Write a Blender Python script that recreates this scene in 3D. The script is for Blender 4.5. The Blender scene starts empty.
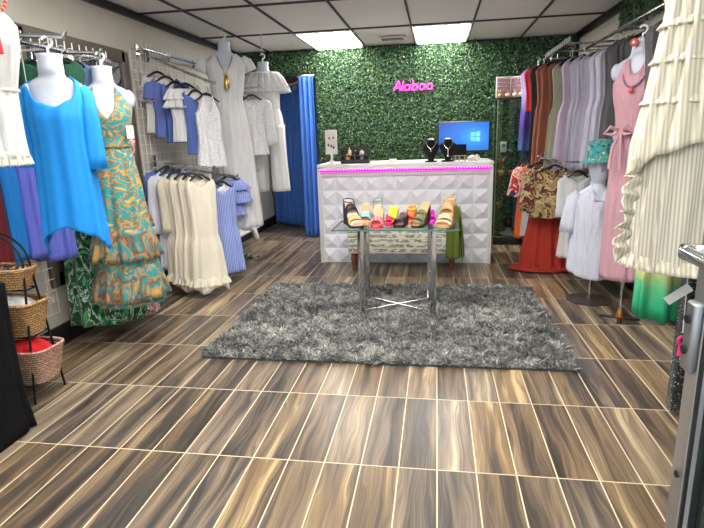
import bpy, math, random
import numpy as np
from mathutils import Vector, Matrix
random.seed(7)
rng = np.random.default_rng(7)
PI = math.pi
scene = bpy.context.scene
COL = scene.collection

# ------------------------------------------------------------------ colours and materials
def lin(c):
    c = c / 255.0
    return c / 12.92 if c <= 0.04045 else ((c + 0.055) / 1.055) ** 2.4
def rgb(r, g, b): return (lin(r), lin(g), lin(b), 1.0)

def new_mat(name):
    m = bpy.data.materials.new(name); m.use_nodes = True
    nt = m.node_tree; nt.nodes.clear()
    out = nt.nodes.new('ShaderNodeOutputMaterial'); b = nt.nodes.new('ShaderNodeBsdfPrincipled')
    nt.links.new(b.outputs[0], out.inputs[0])
    return m, nt, b, out
def nd(nt, t, **kw):
    n = nt.nodes.new(t)
    for k, v in kw.items(): setattr(n, k, v)
    return n
def math_n(nt, op, a, b=None):
    n = nd(nt, 'ShaderNodeMath', operation=op)
    for i, v in enumerate((a, b)):
        if v is None: continue
        if isinstance(v, (int, float)): n.inputs[i].default_value = v
        else: nt.links.new(v, n.inputs[i])
    return n.outputs[0]
def ramp(nt, src, stops, interp='LINEAR'):
    r = nd(nt, 'ShaderNodeValToRGB'); cr = r.color_ramp; cr.interpolation = interp
    while len(cr.elements) < len(stops): cr.elements.new(0.5)
    for e, (p, c) in zip(cr.elements, stops): e.position = p; e.color = c
    nt.links.new(src, r.inputs[0]); return r.outputs[0]
def coords(nt, scale=(1, 1, 1), loc=(0, 0, 0)):
    t = nd(nt, 'ShaderNodeTexCoord'); mp = nd(nt, 'ShaderNodeMapping')
    mp.inputs['Scale'].default_value = scale; mp.inputs['Location'].default_value = loc
    nt.links.new(t.outputs['Object'], mp.inputs[0]); return mp.outputs[0]
def noise(nt, vec, scale, detail=3, rough=.5, dist=0.0):
    n = nd(nt, 'ShaderNodeTexNoise'); n.inputs['Scale'].default_value = scale
    n.inputs['Detail'].default_value = detail; n.inputs['Roughness'].default_value = rough
    n.inputs['Distortion'].default_value = dist
    nt.links.new(vec, n.inputs['Vector']); return n.outputs['Fac']
def bump(nt, b, h, strength=.3, dist=.004):
    n = nd(nt, 'ShaderNodeBump'); n.inputs['Strength'].default_value = strength; n.inputs['Distance'].default_value = dist
    nt.links.new(h, n.inputs['Height']); nt.links.new(n.outputs[0], b.inputs['Normal'])

def plain(name, c, rough=.5, metal=0.0, var=.06, vscale=8, bmp=0.0, bscale=200, coat=0.0):
    m, nt, b, o = new_mat(name)
    v = noise(nt, coords(nt), vscale, 3)
    lo = tuple(x * (1 - var) for x in c[:3]) + (1,); hi = tuple(min(1, x * (1 + var)) for x in c[:3]) + (1,)
    nt.links.new(ramp(nt, v, [(.3, lo), (.7, hi)]), b.inputs['Base Color'])
    b.inputs['Roughness'].default_value = rough; b.inputs['Metallic'].default_value = metal
    b.inputs['Coat Weight'].default_value = coat
    if bmp: bump(nt, b, noise(nt, coords(nt), bscale, 2), bmp, .002)
    return m
def cloth(name, c, rough=.85, var=.07, bmp=.25, sheen=.0, crk=8):
    m, nt, b, o = new_mat(name)
    v = noise(nt, coords(nt, (1, 1, .35)), 9, 3)
    lo = tuple(x * (1 - var) for x in c[:3]) + (1,); hi = tuple(min(1, x * (1 + var)) for x in c[:3]) + (1,)
    nt.links.new(ramp(nt, v, [(.3, lo), (.7, hi)]), b.inputs['Base Color'])
    b.inputs['Roughness'].default_value = rough; b.inputs['Sheen Weight'].default_value = sheen
    h = math_n(nt, 'ADD', noise(nt, coords(nt), 420, 1), math_n(nt, 'MULTIPLY', noise(nt, coords(nt, (1, 1, .16)), 26, 3, .6, .6), crk))
    bump(nt, b, h, min(1, bmp * 1.6), .005)
    return m
def printed(name, stops, scale=14, dist=1.2, stretch=(1, 1, 1), rough=.8, interp='CONSTANT', detail=3):
    m, nt, b, o = new_mat(name)
    v = noise(nt, coords(nt, stretch), scale, detail, .55, dist)
    nt.links.new(ramp(nt, v, stops, interp), b.inputs['Base Color'])
    b.inputs['Roughness'].default_value = rough; b.inputs['Sheen Weight'].default_value = .2
    bump(nt, b, noise(nt, coords(nt), 350, 1), .15, .002)
    return m
def striped(name, c1, c2, freq=160, axis='X', rough=.85, soft=True, wob=.0):
    m, nt, b, o = new_mat(name)
    w = nd(nt, 'ShaderNodeTexWave', wave_type='BANDS', bands_direction=axis)
    w.inputs['Scale'].default_value = freq / 20.0; w.inputs['Distortion'].default_value = wob
    nt.links.new(coords(nt), w.inputs['Vector'])
    nt.links.new(ramp(nt, w.outputs['Fac'], [(.35, c1), (.65, c2)]), b.inputs['Base Color'])
    b.inputs['Roughness'].default_value = rough; b.inputs['Sheen Weight'].default_value = .2
    bump(nt, b, noise(nt, coords(nt), 350, 1), .15, .002)
    return m
def lace(name, c, hole, scale=70, amt=.45, rough=.9):
    m, nt, b, o = new_mat(name)
    v = nd(nt, 'ShaderNodeTexVoronoi'); v.inputs['Scale'].default_value = scale
    nt.links.new(coords(nt), v.inputs['Vector'])
    nt.links.new(ramp(nt, v.outputs['Distance'], [(amt - .15, c), (amt + .25, hole)]), b.inputs['Base Color'])
    b.inputs['Roughness'].default_value = rough
    bump(nt, b, v.outputs['Distance'], .5, .004)
    return m
def gradz(name, stops, zlen, rough=.8):
    m, nt, b, o = new_mat(name)
    t = nd(nt, 'ShaderNodeTexCoord'); s = nd(nt, 'ShaderNodeSeparateXYZ'); nt.links.new(t.outputs['Object'], s.inputs[0])
    z = math_n(nt, 'DIVIDE', s.outputs['Z'], zlen)
    n = noise(nt, coords(nt, (1, 1, .4)), 12, 3)
    z = math_n(nt, 'ADD', z, math_n(nt, 'MULTIPLY', math_n(nt, 'SUBTRACT', n, .5), .16))
    nt.links.new(ramp(nt, z, stops), b.inputs['Base Color']); b.inputs['Roughness'].default_value = rough
    bump(nt, b, noise(nt, coords(nt, (1, 1, .2)), 60, 2), .3, .004)
    return m
def emit(name, c, s):
    m, nt, b, o = new_mat(name)
    b.inputs['Base Color'].default_value = c; b.inputs['Emission Color'].default_value = c
    b.inputs['Emission Strength'].default_value = s; return m
def glass(name, tint=(.9, .97, .94, 1), refl=.12, rough=.02, fk=.8):
    m, nt, b, o = new_mat(name); nt.nodes.remove(b)
    t = nd(nt, 'ShaderNodeBsdfTransparent'); t.inputs[0].default_value = tint
    g = nd(nt, 'ShaderNodeBsdfGlossy'); g.inputs['Roughness'].default_value = rough
    fr = nd(nt, 'ShaderNodeLayerWeight'); fr.inputs[0].default_value = .35
    mx = nd(nt, 'ShaderNodeMixShader')
    f = math_n(nt, 'ADD', math_n(nt, 'MULTIPLY', fr.outputs['Fresnel'], fk), refl * .4)
    nt.links.new(f, mx.inputs[0]); nt.links.new(t.outputs[0], mx.inputs[1]); nt.links.new(g.outputs[0], mx.inputs[2])
    nt.links.new(mx.outputs[0], o.inputs[0]); return m

# ------------------------------------------------------------------ mesh builder
class MB:
    def __init__(s): s.v = []; s.f = []; s.m = []; s.cur = 0
    def add(s, vs, fs):
        o = len(s.v); s.v.extend([tuple(map(float, p)) for p in vs])
        s.f.extend([tuple(i + o for i in f) for f in fs]); s.m.extend([s.cur] * len(fs)); return s
    def box(s, c, d, rz=0.0, rx=0.0, ry=0.0, bev=0.0):
        hx, hy, hz = d[0] / 2, d[1] / 2, d[2] / 2
        b = min(bev, hx * .9, hy * .9, hz * .9)
        M = Matrix.Translation(c) @ Matrix.Rotation(rz, 4, 'Z') @ Matrix.Rotation(ry, 4, 'Y') @ Matrix.Rotation(rx, 4, 'X')
        if b <= 0:
            vs = [M @ Vector((x * hx, y * hy, z * hz)) for x in (-1, 1) for y in (-1, 1) for z in (-1, 1)]
            return s.add(vs, [(0, 1, 3, 2), (4, 6, 7, 5), (0, 4, 5, 1), (2, 3, 7, 6), (0, 2, 6, 4), (1, 5, 7, 3)])
        vs = []; idx = {}
        for x in (-1, 1):
            for y in (-1, 1):
                for z in (-1, 1):
                    for k, p in enumerate(((x * hx, y * (hy - b), z * (hz - b)), (x * (hx - b), y * hy, z * (hz - b)), (x * (hx - b), y * (hy - b), z * hz))):
                        idx[(x, y, z, k)] = len(vs); vs.append(M @ Vector(p))
        g = lambda *a: idx[a]; fs = []
        for q in (-1, 1):
            fs.append((g(q, -1, -1, 0), g(q, -1, 1, 0), g(q, 1, 1, 0), g(q, 1, -1, 0)))
            fs.append((g(-1, q, -1, 1), g(-1, q, 1, 1), g(1, q, 1, 1), g(1, q, -1, 1)))
            fs.append((g(-1, -1, q, 2), g(-1, 1, q, 2), g(1, 1, q, 2), g(1, -1, q, 2)))
            for r in (-1, 1):
                fs.append((g(q, r, -1, 0), g(q, r, 1, 0), g(q, r, 1, 1), g(q, r, -1, 1)))
                fs.append((g(q, -1, r, 0), g(q, 1, r, 0), g(q, 1, r, 2), g(q, -1, r, 2)))
                fs.append((g(-1, q, r, 1), g(1, q, r, 1), g(1, q, r, 2), g(-1, q, r, 2)))
        for x in (-1, 1):
            for y in (-1, 1):
                for z in (-1, 1): fs.append((g(x, y, z, 0), g(x, y, z, 1), g(x, y, z, 2)))
        return s.add(vs, fs)
    def tube(s, pts, r, n=8, closed=False, cap=True):
        P = [Vector(p) for p in pts]; k = len(P); vs = []; fs = []
        R = r if isinstance(r, (list, tuple)) else [r] * k
        up = None
        for i in range(k):
            a = P[(i - 1) % k] if (i or closed) else P[i]; c = P[(i + 1) % k] if (i < k - 1 or closed) else P[i]
            t = (c - a); t = t.normalized() if t.length > 1e-9 else Vector((0, 0, 1))
            if up is None:
                up = Vector((0, 0, 1)) if abs(t.z) < .9 else Vector((1, 0, 0))
            u = (up - t * up.dot(t))
            if u.length < 1e-6: u = t.orthogonal()
            u.normalize(); w = t.cross(u); up = u
            for j in range(n):
                an = 2 * PI * j / n
                vs.append(P[i] + (u * math.cos(an) + w * math.sin(an)) * R[i])
        for i in range(k if closed else k - 1):
            for j in range(n):
                a, b = i * n + j, i * n + (j + 1) % n; c = ((i + 1) % k) * n
                fs.append((a, b, c + (j + 1) % n, c + j))
        if cap and not closed: fs.append(tuple(range(n))[::-1]); fs.append(tuple((k - 1) * n + j for j in range(n)))
        return s.add(vs, fs)
    def rings(s, R, close=True, cap0=False, cap1=False):
        n = len(R[0]); vs = [p for r in R for p in r]; fs = []
        for i in range(len(R) - 1):
            for j in range(n if close else n - 1):
                fs.append((i * n + j, i * n + (j + 1) % n, (i + 1) * n + (j + 1) % n, (i + 1) * n + j))
        if cap0: fs.append(tuple(range(n))[::-1])
        if cap1: fs.append(tuple((len(R) - 1) * n + j for j in range(n)))
        return s.add(vs, fs)
    def lathe(s, prof, n=24, c=(0, 0, 0)):
        R = [[(c[0] + r * math.cos(2 * PI * j / n), c[1] + r * math.sin(2 * PI * j / n), c[2] + z) for j in range(n)] for r, z in prof]
        return s.rings(R, True, prof[0][0] > 1e-4, prof[-1][0] > 1e-4)
    def ball(s, c, r, n=10):
        R = r if isinstance(r, (tuple, list)) else (r, r, r)
        rr = []
        for i in range(n // 2 + 1):
            a = -PI / 2 + PI * i / (n // 2)
            k = max(math.cos(a), .02)
            rr.append([(c[0] + R[0] * k * math.cos(2 * PI * j / n), c[1] + R[1] * k * math.sin(2 * PI * j / n), c[2] + R[2] * math.sin(a)) for j in range(n)])
        return s.rings(rr, True, True, True)
    def build(s, name, mat, parent=None, smooth=True, solid=0.0, label=None):
        me = bpy.data.meshes.new(name); me.from_pydata(s.v, [], s.f); me.update()
        for mm in (mat if isinstance(mat, (list, tuple)) else [mat]): me.materials.append(mm)
        me.polygons.foreach_set('material_index', s.m)
        me.polygons.foreach_set('use_smooth', [bool(smooth)] * len(s.f))
        if smooth and smooth != 'all':
            try: me.set_sharp_from_angle(angle=math.radians(50))
            except Exception: pass
        o = bpy.data.objects.new(name, me); COL.objects.link(o)
        if solid: md = o.modifiers.new('thick', 'SOLIDIFY'); md.thickness = solid; md.offset = 0
        if parent is not None: o.parent = parent
        if label: o['label'] = label
        return o

def tag(o, label, cat, group=None):
    o['label'] = label; o['category'] = cat
    if group: o['group'] = group
    return o
def thing(name, label, cat, loc=(0, 0, 0), rz=0.0, group=None):
    o = bpy.data.objects.new(name, None); COL.objects.link(o); o.empty_display_size = .1
    o.location = loc; o.rotation_euler = (0, 0, rz); return tag(o, label, cat, group)
def struct(o): o['kind'] = 'structure'; return o
def arc(c, r, a0, a1, n, plane='XZ'):
    out = []
    for i in range(n + 1):
        a = a0 + (a1 - a0) * i / n; u, v = r * math.cos(a), r * math.sin(a)
        out.append({'XZ': (c[0] + u, c[1], c[2] + v), 'XY': (c[0] + u, c[1] + v, c[2]), 'YZ': (c[0], c[1] + u, c[2] + v)}[plane])
    return out

# surface of revolution-like cloth shell: prof rows (z, half width, half depth, y offset), top to bottom
def cyc(pts, th):
    d = math.degrees(th) % 360; P = sorted(pts); P = P + [(P[0][0] + 360, P[0][1])]
    if d < P[0][0]: d += 360
    for (a, va), (b, vb) in zip(P, P[1:]):
        if a <= d <= b:
            t = (d - a) / max(b - a, 1e-6); t = t * t * (3 - 2 * t); return va + (vb - va) * t
    return P[0][1]
def shell(prof, N=72, M=30, top=None, hem=None, fold=(0.0, .02, 9), seed=0, ex=.9, blur=3, fstart=.15):
    rd = random.Random(seed); A = np.array([(list(p) + [0])[:4] for p in prof], float)
    zs = np.linspace(A[0, 0], A[-1, 0], 240); T = [np.interp(-zs, -A[:, 0], A[:, k]) for k in (1, 2, 3)]
    if blur:
        K = np.ones(2 * blur + 1) / (2 * blur + 1)
        T = [np.convolve(np.pad(t, blur, mode='edge'), K, 'valid') for t in T]
    n1 = fold[2]; n2 = int(n1 * 1.7) + 1; n3 = max(3, int(n1 * .45)); p1, p2, p3, d1, d2 = [rd.uniform(0, 6.28) for _ in range(5)]
    R = []
    ths = [2 * PI * j / N for j in range(N)]
    zt = [A[0, 0] - (cyc(top, th) if top else 0) for th in ths]
    zb = [A[-1, 0] + (cyc(hem, th) if hem else 0) for th in ths]
    for i in range(M + 1):
        t = i / M; row = []
        for j, th in enumerate(ths):
            z = zt[j] + (zb[j] - zt[j]) * t
            q = (A[0, 0] - z) / (A[0, 0] - A[-1, 0])
            a, b, yo = (float(np.interp(-z, -zs, k)) for k in T)
            ct, st = math.cos(th), math.sin(th)
            cx = math.copysign(abs(ct) ** ex, ct); sy = math.copysign(abs(st) ** ex, st)
            k = max(0.0, (q - fstart) / (1 - fstart)) ** 1.2; amp = fold[0] + (fold[1] - fold[0]) * k
            fv = amp * (.55 * math.sin(n1 * th + p1 + .8 * math.sin(2.5 * q + d1)) + .3 * math.sin(n2 * th + p2 + 1.5 * q) + .3 * math.sin(n3 * th + p3 - q + d2))
            nx, ny = b * ct, a * st; L = math.hypot(nx, ny) or 1
            row.append((a * cx + fv * nx / L * .8, yo + b * sy + fv * ny / L, z))
        R.append(row)
    return R
def limb(path, rad, N=18, fold=0.0, seed=0, flat=1.0):
    rd = random.Random(seed); ph = rd.uniform(0, 6.28); R = []
    P = [Vector(p) for p in path]
    for i, p in enumerate(P):
        t = (P[min(i + 1, len(P) - 1)] - P[max(i - 1, 0)]).normalized()
        w = Vector((0, 1, 0)); u = t.cross(w).normalized(); w = u.cross(t)
        row = []
        for j in range(N):
            a = 2 * PI * j / N; r = rad[i] * (1 + fold * (math.sin(5 * a + ph + i * .4) * .5 + math.sin(8 * a + i * .3) * .3))
            row.append(p + u * r * math.cos(a) + w * r * flat * math.sin(a))
        R.append(row)
    return R
def flounce(prof_a, prof_b, seed=0, N=144, n=17, amp=.018, M=6, top=None):
    # a gathered frill running round from one (z,a,b,yo) ring to a wider one
    rd = random.Random(seed); ph = rd.uniform(0, 6); R = []
    for i in range(M + 1):
        t = i / M; row = []
        for j in range(N):
            th = 2 * PI * j / N; z, a, b, yo = [prof_a[k] + (prof_b[k] - prof_a[k]) * (t if k == 0 else t ** .8) for k in range(4)]
            f = amp * t * (math.sin(n * th + ph) + .5 * math.sin((n * 2 + 3) * th + ph * 2))
            dz = cyc(top, th) if top else 0
            ct, st = math.cos(th), math.sin(th)
            row.append(((a + f) * ct, yo + (b + f) * st, z - dz + .25 * f))
        R.append(row)
    return R

# ------------------------------------------------------------------ the room
XL, XR, YB, YF, YA, H = -2.53, 1.63, 6.875, -0.12, 8.15, 2.387
TW, TL, TX, TY = .155743, .587062, .01184, 1.89472

def floor_mat():
    m, nt, b, o = new_mat('wood look tile')
    t = nd(nt, 'ShaderNodeTexCoord'); s = nd(nt, 'ShaderNodeSeparateXYZ'); nt.links.new(t.outputs['Object'], s.inputs[0])
    u = math_n(nt, 'DIVIDE', math_n(nt, 'SUBTRACT', s.outputs['X'], TX), TW)
    v = math_n(nt, 'DIVIDE', math_n(nt, 'SUBTRACT', s.outputs['Y'], TY), TL)
    iu, iv = math_n(nt, 'FLOOR', u), math_n(nt, 'FLOOR', v)
    fu, fv = math_n(nt, 'SUBTRACT', u, iu), math_n(nt, 'SUBTRACT', v, iv)
    cb = nd(nt, 'ShaderNodeCombineXYZ'); nt.links.new(iu, cb.inputs[0]); nt.links.new(iv, cb.inputs[1])
    wn = nd(nt, 'ShaderNodeTexWhiteNoise', noise_dimensions='3D'); nt.links.new(cb.outputs[0], wn.inputs['Vector'])
    sc = nd(nt, 'ShaderNodeSeparateColor'); nt.links.new(wn.outputs['Color'], sc.inputs[0])
    # a slab of printed grain per tile, one of many
    p = nd(nt, 'ShaderNodeCombineXYZ')
    nt.links.new(math_n(nt, 'ADD', math_n(nt, 'MULTIPLY', fu, 1.0), math_n(nt, 'MULTIPLY', sc.outputs[0], 57)), p.inputs[0])
    nt.links.new(math_n(nt, 'ADD', math_n(nt, 'MULTIPLY', fv, .55), math_n(nt, 'MULTIPLY', sc.outputs[1], 31)), p.inputs[1])
    warp = nd(nt, 'ShaderNodeTexNoise'); warp.inputs['Scale'].default_value = 2.2; warp.inputs['Detail'].default_value = 1.5
    nt.links.new(p.outputs[0], warp.inputs['Vector'])
    wsub = nd(nt, 'ShaderNodeVectorMath', operation='SUBTRACT'); nt.links.new(warp.outputs['Color'], wsub.inputs[0]); wsub.inputs[1].default_value = (.5, .5, .5)
    wmul = nd(nt, 'ShaderNodeVectorMath', operation='MULTIPLY'); nt.links.new(wsub.outputs[0], wmul.inputs[0]); wmul.inputs[1].default_value = (.62, .3, 0)
    padd = nd(nt, 'ShaderNodeVectorMath', operation='ADD'); nt.links.new(p.outputs[0], padd.inputs[0]); nt.links.new(wmul.outputs[0], padd.inputs[1])
    mp = nd(nt, 'ShaderNodeMapping'); mp.inputs['Scale'].default_value = (1.9, .62, 1); nt.links.new(padd.outputs[0], mp.inputs[0])
    big = noise(nt, mp.outputs[0], 1.5, 3, .5, .25)
    mp2 = nd(nt, 'ShaderNodeMapping'); mp2.inputs['Scale'].default_value = (14, .9, 1); nt.links.new(padd.outputs[0], mp2.inputs[0])
    fine = noise(nt, mp2.outputs[0], 1.6, 4, .6)
    f = math_n(nt, 'ADD', math_n(nt, 'MULTIPLY', big, .86), math_n(nt, 'MULTIPLY', math_n(nt, 'SUBTRACT', fine, .43), .42))
    f = math_n(nt, 'ADD', f, math_n(nt, 'MULTIPLY', math_n(nt, 'SUBTRACT', sc.outputs[2], .5), .16))
    wood = ramp(nt, f, [(.24, rgb(58, 52, 48)), (.36, rgb(84, 75, 66)), (.44, rgb(116, 97, 78)), (.52, rgb(142, 119, 92)), (.585, rgb(158, 134, 101)), (.63, rgb(184, 158, 116)), (.68, rgb(208, 186, 144))])
    hu = nd(nt, 'ShaderNodeHueSaturation'); nt.links.new(wood, hu.inputs['Color'])
    nt.links.new(math_n(nt, 'ADD', math_n(nt, 'MULTIPLY', sc.outputs[1], .35), .72), hu.inputs['Saturation'])
    nt.links.new(math_n(nt, 'ADD', math_n(nt, 'MULTIPLY', sc.outputs[0], .18), .68), hu.inputs['Value'])
    gw, gl = .0026 / TW, .0026 / TL
    eu = math_n(nt, 'MINIMUM', fu, math_n(nt, 'SUBTRACT', 1.0, fu)); ev = math_n(nt, 'MINIMUM', fv, math_n(nt, 'SUBTRACT', 1.0, fv))
    g = math_n(nt, 'MAXIMUM', math_n(nt, 'LESS_THAN', eu, gw), math_n(nt, 'LESS_THAN', ev, gl))
    mx = nd(nt, 'ShaderNodeMix', data_type='RGBA'); nt.links.new(g, mx.inputs[0]); nt.links.new(hu.outputs[0], mx.inputs[6]); mx.inputs[7].default_value = rgb(212, 196, 166)
    nt.links.new(mx.outputs[2], b.inputs['Base Color'])
    nt.links.new(math_n(nt, 'ADD', math_n(nt, 'MULTIPLY', g, .4), math_n(nt, 'ADD', .27, math_n(nt, 'MULTIPLY', fine, .12))), b.inputs['Roughness'])
    b.inputs['Specular IOR Level'].default_value = .5
    bump(nt, b, math_n(nt, 'SUBTRACT', 0.0, g), .4, .001)
    return m
M_floor = floor_mat()
M_wall = plain('painted wall', rgb(204, 198, 187), .75, var=.02, bmp=.08, bscale=120)
M_ceil = plain('ceiling tile', rgb(226, 224, 219), .9, var=.025, vscale=3, bmp=.35, bscale=160)
M_black = plain('black painted wood', rgb(22, 21, 24), .4)
M_grid = plain('dark grid metal', rgb(48, 44, 46), .5)
M_alu = plain('brushed aluminium', rgb(176, 178, 182), .38, .85, bmp=.05)
M_chrome = plain('chrome', rgb(215, 216, 220), .12, 1.0, var=.01)
M_pane = glass('window glass')
M_turfback = plain('turf backing', rgb(20, 44, 24), .9)
M_white = plain('white paint', rgb(232, 230, 226), .5, var=.02)

def slab(name, x0, x1, y0, y1, z0, z1, mat):
    return struct(MB().box(((x0 + x1) / 2, (y0 + y1) / 2, (z0 + z1) / 2), (x1 - x0, y1 - y0, z1 - z0)).build(name, mat, smooth=False))
slab('floor', XL - .1, XR + .1, YF - .1, YA + .1, -.08, 0, M_floor)
slab('wall_left', XL - .1, XL, YF, YA, 0, H, M_wall)
slab('wall_right', XR, XR + .1, YF, YB + .1, 0, H, M_wall)
AX = -1.53                                    # fitting nook behind the blue curtains
slab('wall_back', AX, XR, YB, YB + .1, 0, H, M_turfback)
slab('wall_header', XL, AX, YB, YB + .1, 2.09, H, M_turfback)
slab('wall_nook', XL, AX + .1, YA, YA + .1, 0, H, M_wall)
slab('wall_nook_side', AX, AX + .1, YB + .1, YA, 0, H, M_wall)
# ceiling: lay-in tiles between dark bars
CX0, CW, CR0, CRL = -.26269, .61754, 5.7558, 1.23256
cb = MB().box(((XL + XR) / 2, (YF + YA) / 2, H + .05), (XR - XL + .2, YA - YF + .2, .08))
struct(cb.build('ceiling', M_ceil, smooth=False))
gb = MB()
for k in range(-4, 4):
    x = CX0 + k * CW
    if XL < x < XR: gb.box((x, (YF + YB) / 2, H + .004), (.017, YB - YF, .02))
for k in range(-5, 1):
    gb.box(((XL + XR) / 2, CR0 + k * CRL, H + .004), (XR - XL, .015, .0185))
struct(gb.build('ceiling_grid', M_grid, smooth=False))
slab('trim_1', XL, XL + .035, YF, YB, H - .055, H, M_black)
slab('trim_2', XR - .035, XR, YF, YB, H - .055, H, M_black)
slab('baseboard_left', XL, XL + .018, YF, YA, 0, .135, M_black)
slab('baseboard_right', XR - .018, XR, YF, YB, 0, .135, M_black)
# shop front behind the camera
slab('wall_front', XL, XR, YF - .1, YF, 2.15, H, M_wall)
for k, (a, c) in enumerate(((XL + .06, -.56), (.62, XR - .06))):
    w = MB()
    for x in (a, c): w.box((x, YF - .05, 1.075), (.06, .08, 2.15))
    for z in (.05, 2.12): w.box(((a + c) / 2, YF - .05, z), (c - a, .08, .08))
    fr = struct(w.build('window_%d' % (k + 1), M_alu, smooth=False))
    MB().box(((a + c) / 2, YF - .05, 1.08), (c - a - .06, .008, 1.98)).build('pane', M_pane, fr, smooth=False)

# ceiling lights: two at the back wall in view, four unseen ones added to light the room
M_lamp = emit('lit diffuser', (1.0, .97, .92, 1), 18.0)
def ceiling_light(x0, x1, y0, y1, label):
    t = thing('ceiling_light', label, 'ceiling light', ((x0 + x1) / 2, (y0 + y1) / 2, H - .012), group='lit ceiling panels')
    w, d = x1 - x0 - .03, y1 - y0 - .03
    f = MB()
    for s in (-1, 1):
        f.box((s * (w / 2 - .008), 0, .004), (.016, d, .012)); f.box((0, s * (d / 2 - .008), .004), (w, .016, .012))
    f.build('frame', M_white, t, smooth=False)
    MB().box((0, 0, .004), (w - .03, d - .03, .006)).build('diffuser', M_lamp, t, smooth=False)
ceiling_light(CX0 - 2 * CW, CX0 - CW, CR0, YB, 'lit white ceiling panel left of the air vent')
ceiling_light(CX0, CX0 + CW, CR0, YB, 'lit white ceiling panel right of the air vent')
for k, r in ((-2, -3), (0, -3), (-2, -5), (0, -5)):
    ceiling_light(CX0 + k * CW, CX0 + (k + 1) * CW, CR0 + r * CRL, CR0 + (r + 1) * CRL,
                  'added lit ceiling panel out of view overhead, %s row, %s side' % ('middle' if r == -3 else 'front', 'left' if k else 'right'))
t = thing('air_vent', 'slotted off-white air vent in the ceiling between the two lit panels', 'air vent', (-.50, 6.38, H - .008))
MB().box((0, 0, 0), (.30, .20, .012), bev=.004).build('frame', M_white, t)
sl = MB()
for k in range(7): sl.box((0, -.066 + k * .022, -.008), (.25, .008, .006), rx=.5)
sl.build('louvre', plain('vent slot grey', rgb(120, 118, 114), .5), t)

# boxwood leaf panels on the back wall
def leaf_mat():
    m, nt, b, o = new_mat('artificial boxwood leaf')
    a = nd(nt, 'ShaderNodeAttribute', attribute_name='tint')
    nt.links.new(ramp(nt, a.outputs['Fac'], [(0, rgb(24, 46, 28)), (.4, rgb(52, 87, 54)), (.75, rgb(92, 131, 82)), (1, rgb(160, 188, 130))]), b.inputs['Base Color'])
    b.inputs['Roughness'].default_value = .42; b.inputs['Subsurface Weight'].default_value = 0.0
    return m
M_leaf = leaf_mat()
def leaves(name, n, pos, nrm, size, parent=None, seed=3):
    r = np.random.default_rng(seed)
    nv = np.array(nrm, float); P = pos(n, r)
    d = r.normal(size=(n, 3)); d -= (d @ nv)[:, None] * nv * .75; d /= np.linalg.norm(d, axis=1)[:, None]
    m = nv + r.normal(scale=.55, size=(n, 3)); w = np.cross(d, m); w /= np.linalg.norm(w, axis=1)[:, None]
    up = np.cross(w, d); up *= np.sign(up @ nv)[:, None]
    s = (size * r.uniform(.65, 1.25, n))[:, None]
    V = np.stack([P, P + d * s * .5 + w * s * .3 + up * s * .12, P + d * s, P + d * s * .5 - w * s * .3 + up * s * .12], 1).reshape(-1, 3)
    me = bpy.data.meshes.new(name); me.vertices.add(4 * n); me.vertices.foreach_set('co', V.ravel().astype(np.float32))
    I = np.arange(n)[:, None] * 4; F = np.concatenate([I, I + 1, I + 2, I, I + 2, I + 3], 1).ravel()
    me.loops.add(6 * n); me.loops.foreach_set('vertex_index', F.astype(np.int32))
    me.polygons.add(2 * n); me.polygons.foreach_set('loop_start', (np.arange(2 * n) * 3).astype(np.int32))
    try: me.polygons.foreach_set('loop_total', np.full(2 * n, 3, np.int32))
    except Exception: pass
    me.update(calc_edges=True)
    at = me.attributes.new('tint', 'FLOAT', 'POINT'); at.data.foreach_set('value', np.repeat(np.clip(r.beta(1.6, 2.4, n), 0, 1), 4).astype(np.float32))
    me.materials.append(M_leaf); o = bpy.data.objects.new(name, me); COL.objects.link(o)
    if parent: o.parent = parent
    return o
def back_pos(n, r):
    x = r.uniform(XL + .04, XR - .02, n); z = r.uniform(.0, H - .01, n)
    bad = (x < AX + .02) & (z < 2.11)
    x[bad] = r.uniform(AX + .02, XR - .02, bad.sum())
    return np.stack([x, YB - .004 - .032 * r.random(n) ** 1.3, z], 1)
lv = leaves('boxwood_foliage', 62000, back_pos, (0, -1, 0), .026)
tag(lv, 'dense green artificial boxwood leaves covering the back wall', 'artificial hedge'); lv['kind'] = 'stuff'
t = thing('boxwood_panel', 'patch of artificial green leaves high on the right wall above the rail', 'artificial hedge panel', (XR - .012, 4.55, 2.22))
MB().box((0, 0, .04), (.02, 1.5, .22)).build('backing', M_turfback, t, smooth=False)
lv = leaves('foliage', 7000, lambda n, r: np.stack([-.012 - .035 * r.random(n), r.uniform(-.75, .75, n), r.uniform(-.08, .15, n)], 1), (-1, 0, 0), .028, t, 5); lv['kind'] = 'stuff'
t = thing('leaf_sprig', 'scrap of green artificial leaves lying on the floor by the left racks', 'artificial sprig', (-2.2, 5.55, 0))
lv = leaves('foliage', 420, lambda n, r: np.stack([r.normal(0, .085, n), r.normal(0, .05, n), .008 + .02 * r.random(n)], 1), (0, 0, 1), .028, t, 8)

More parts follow.
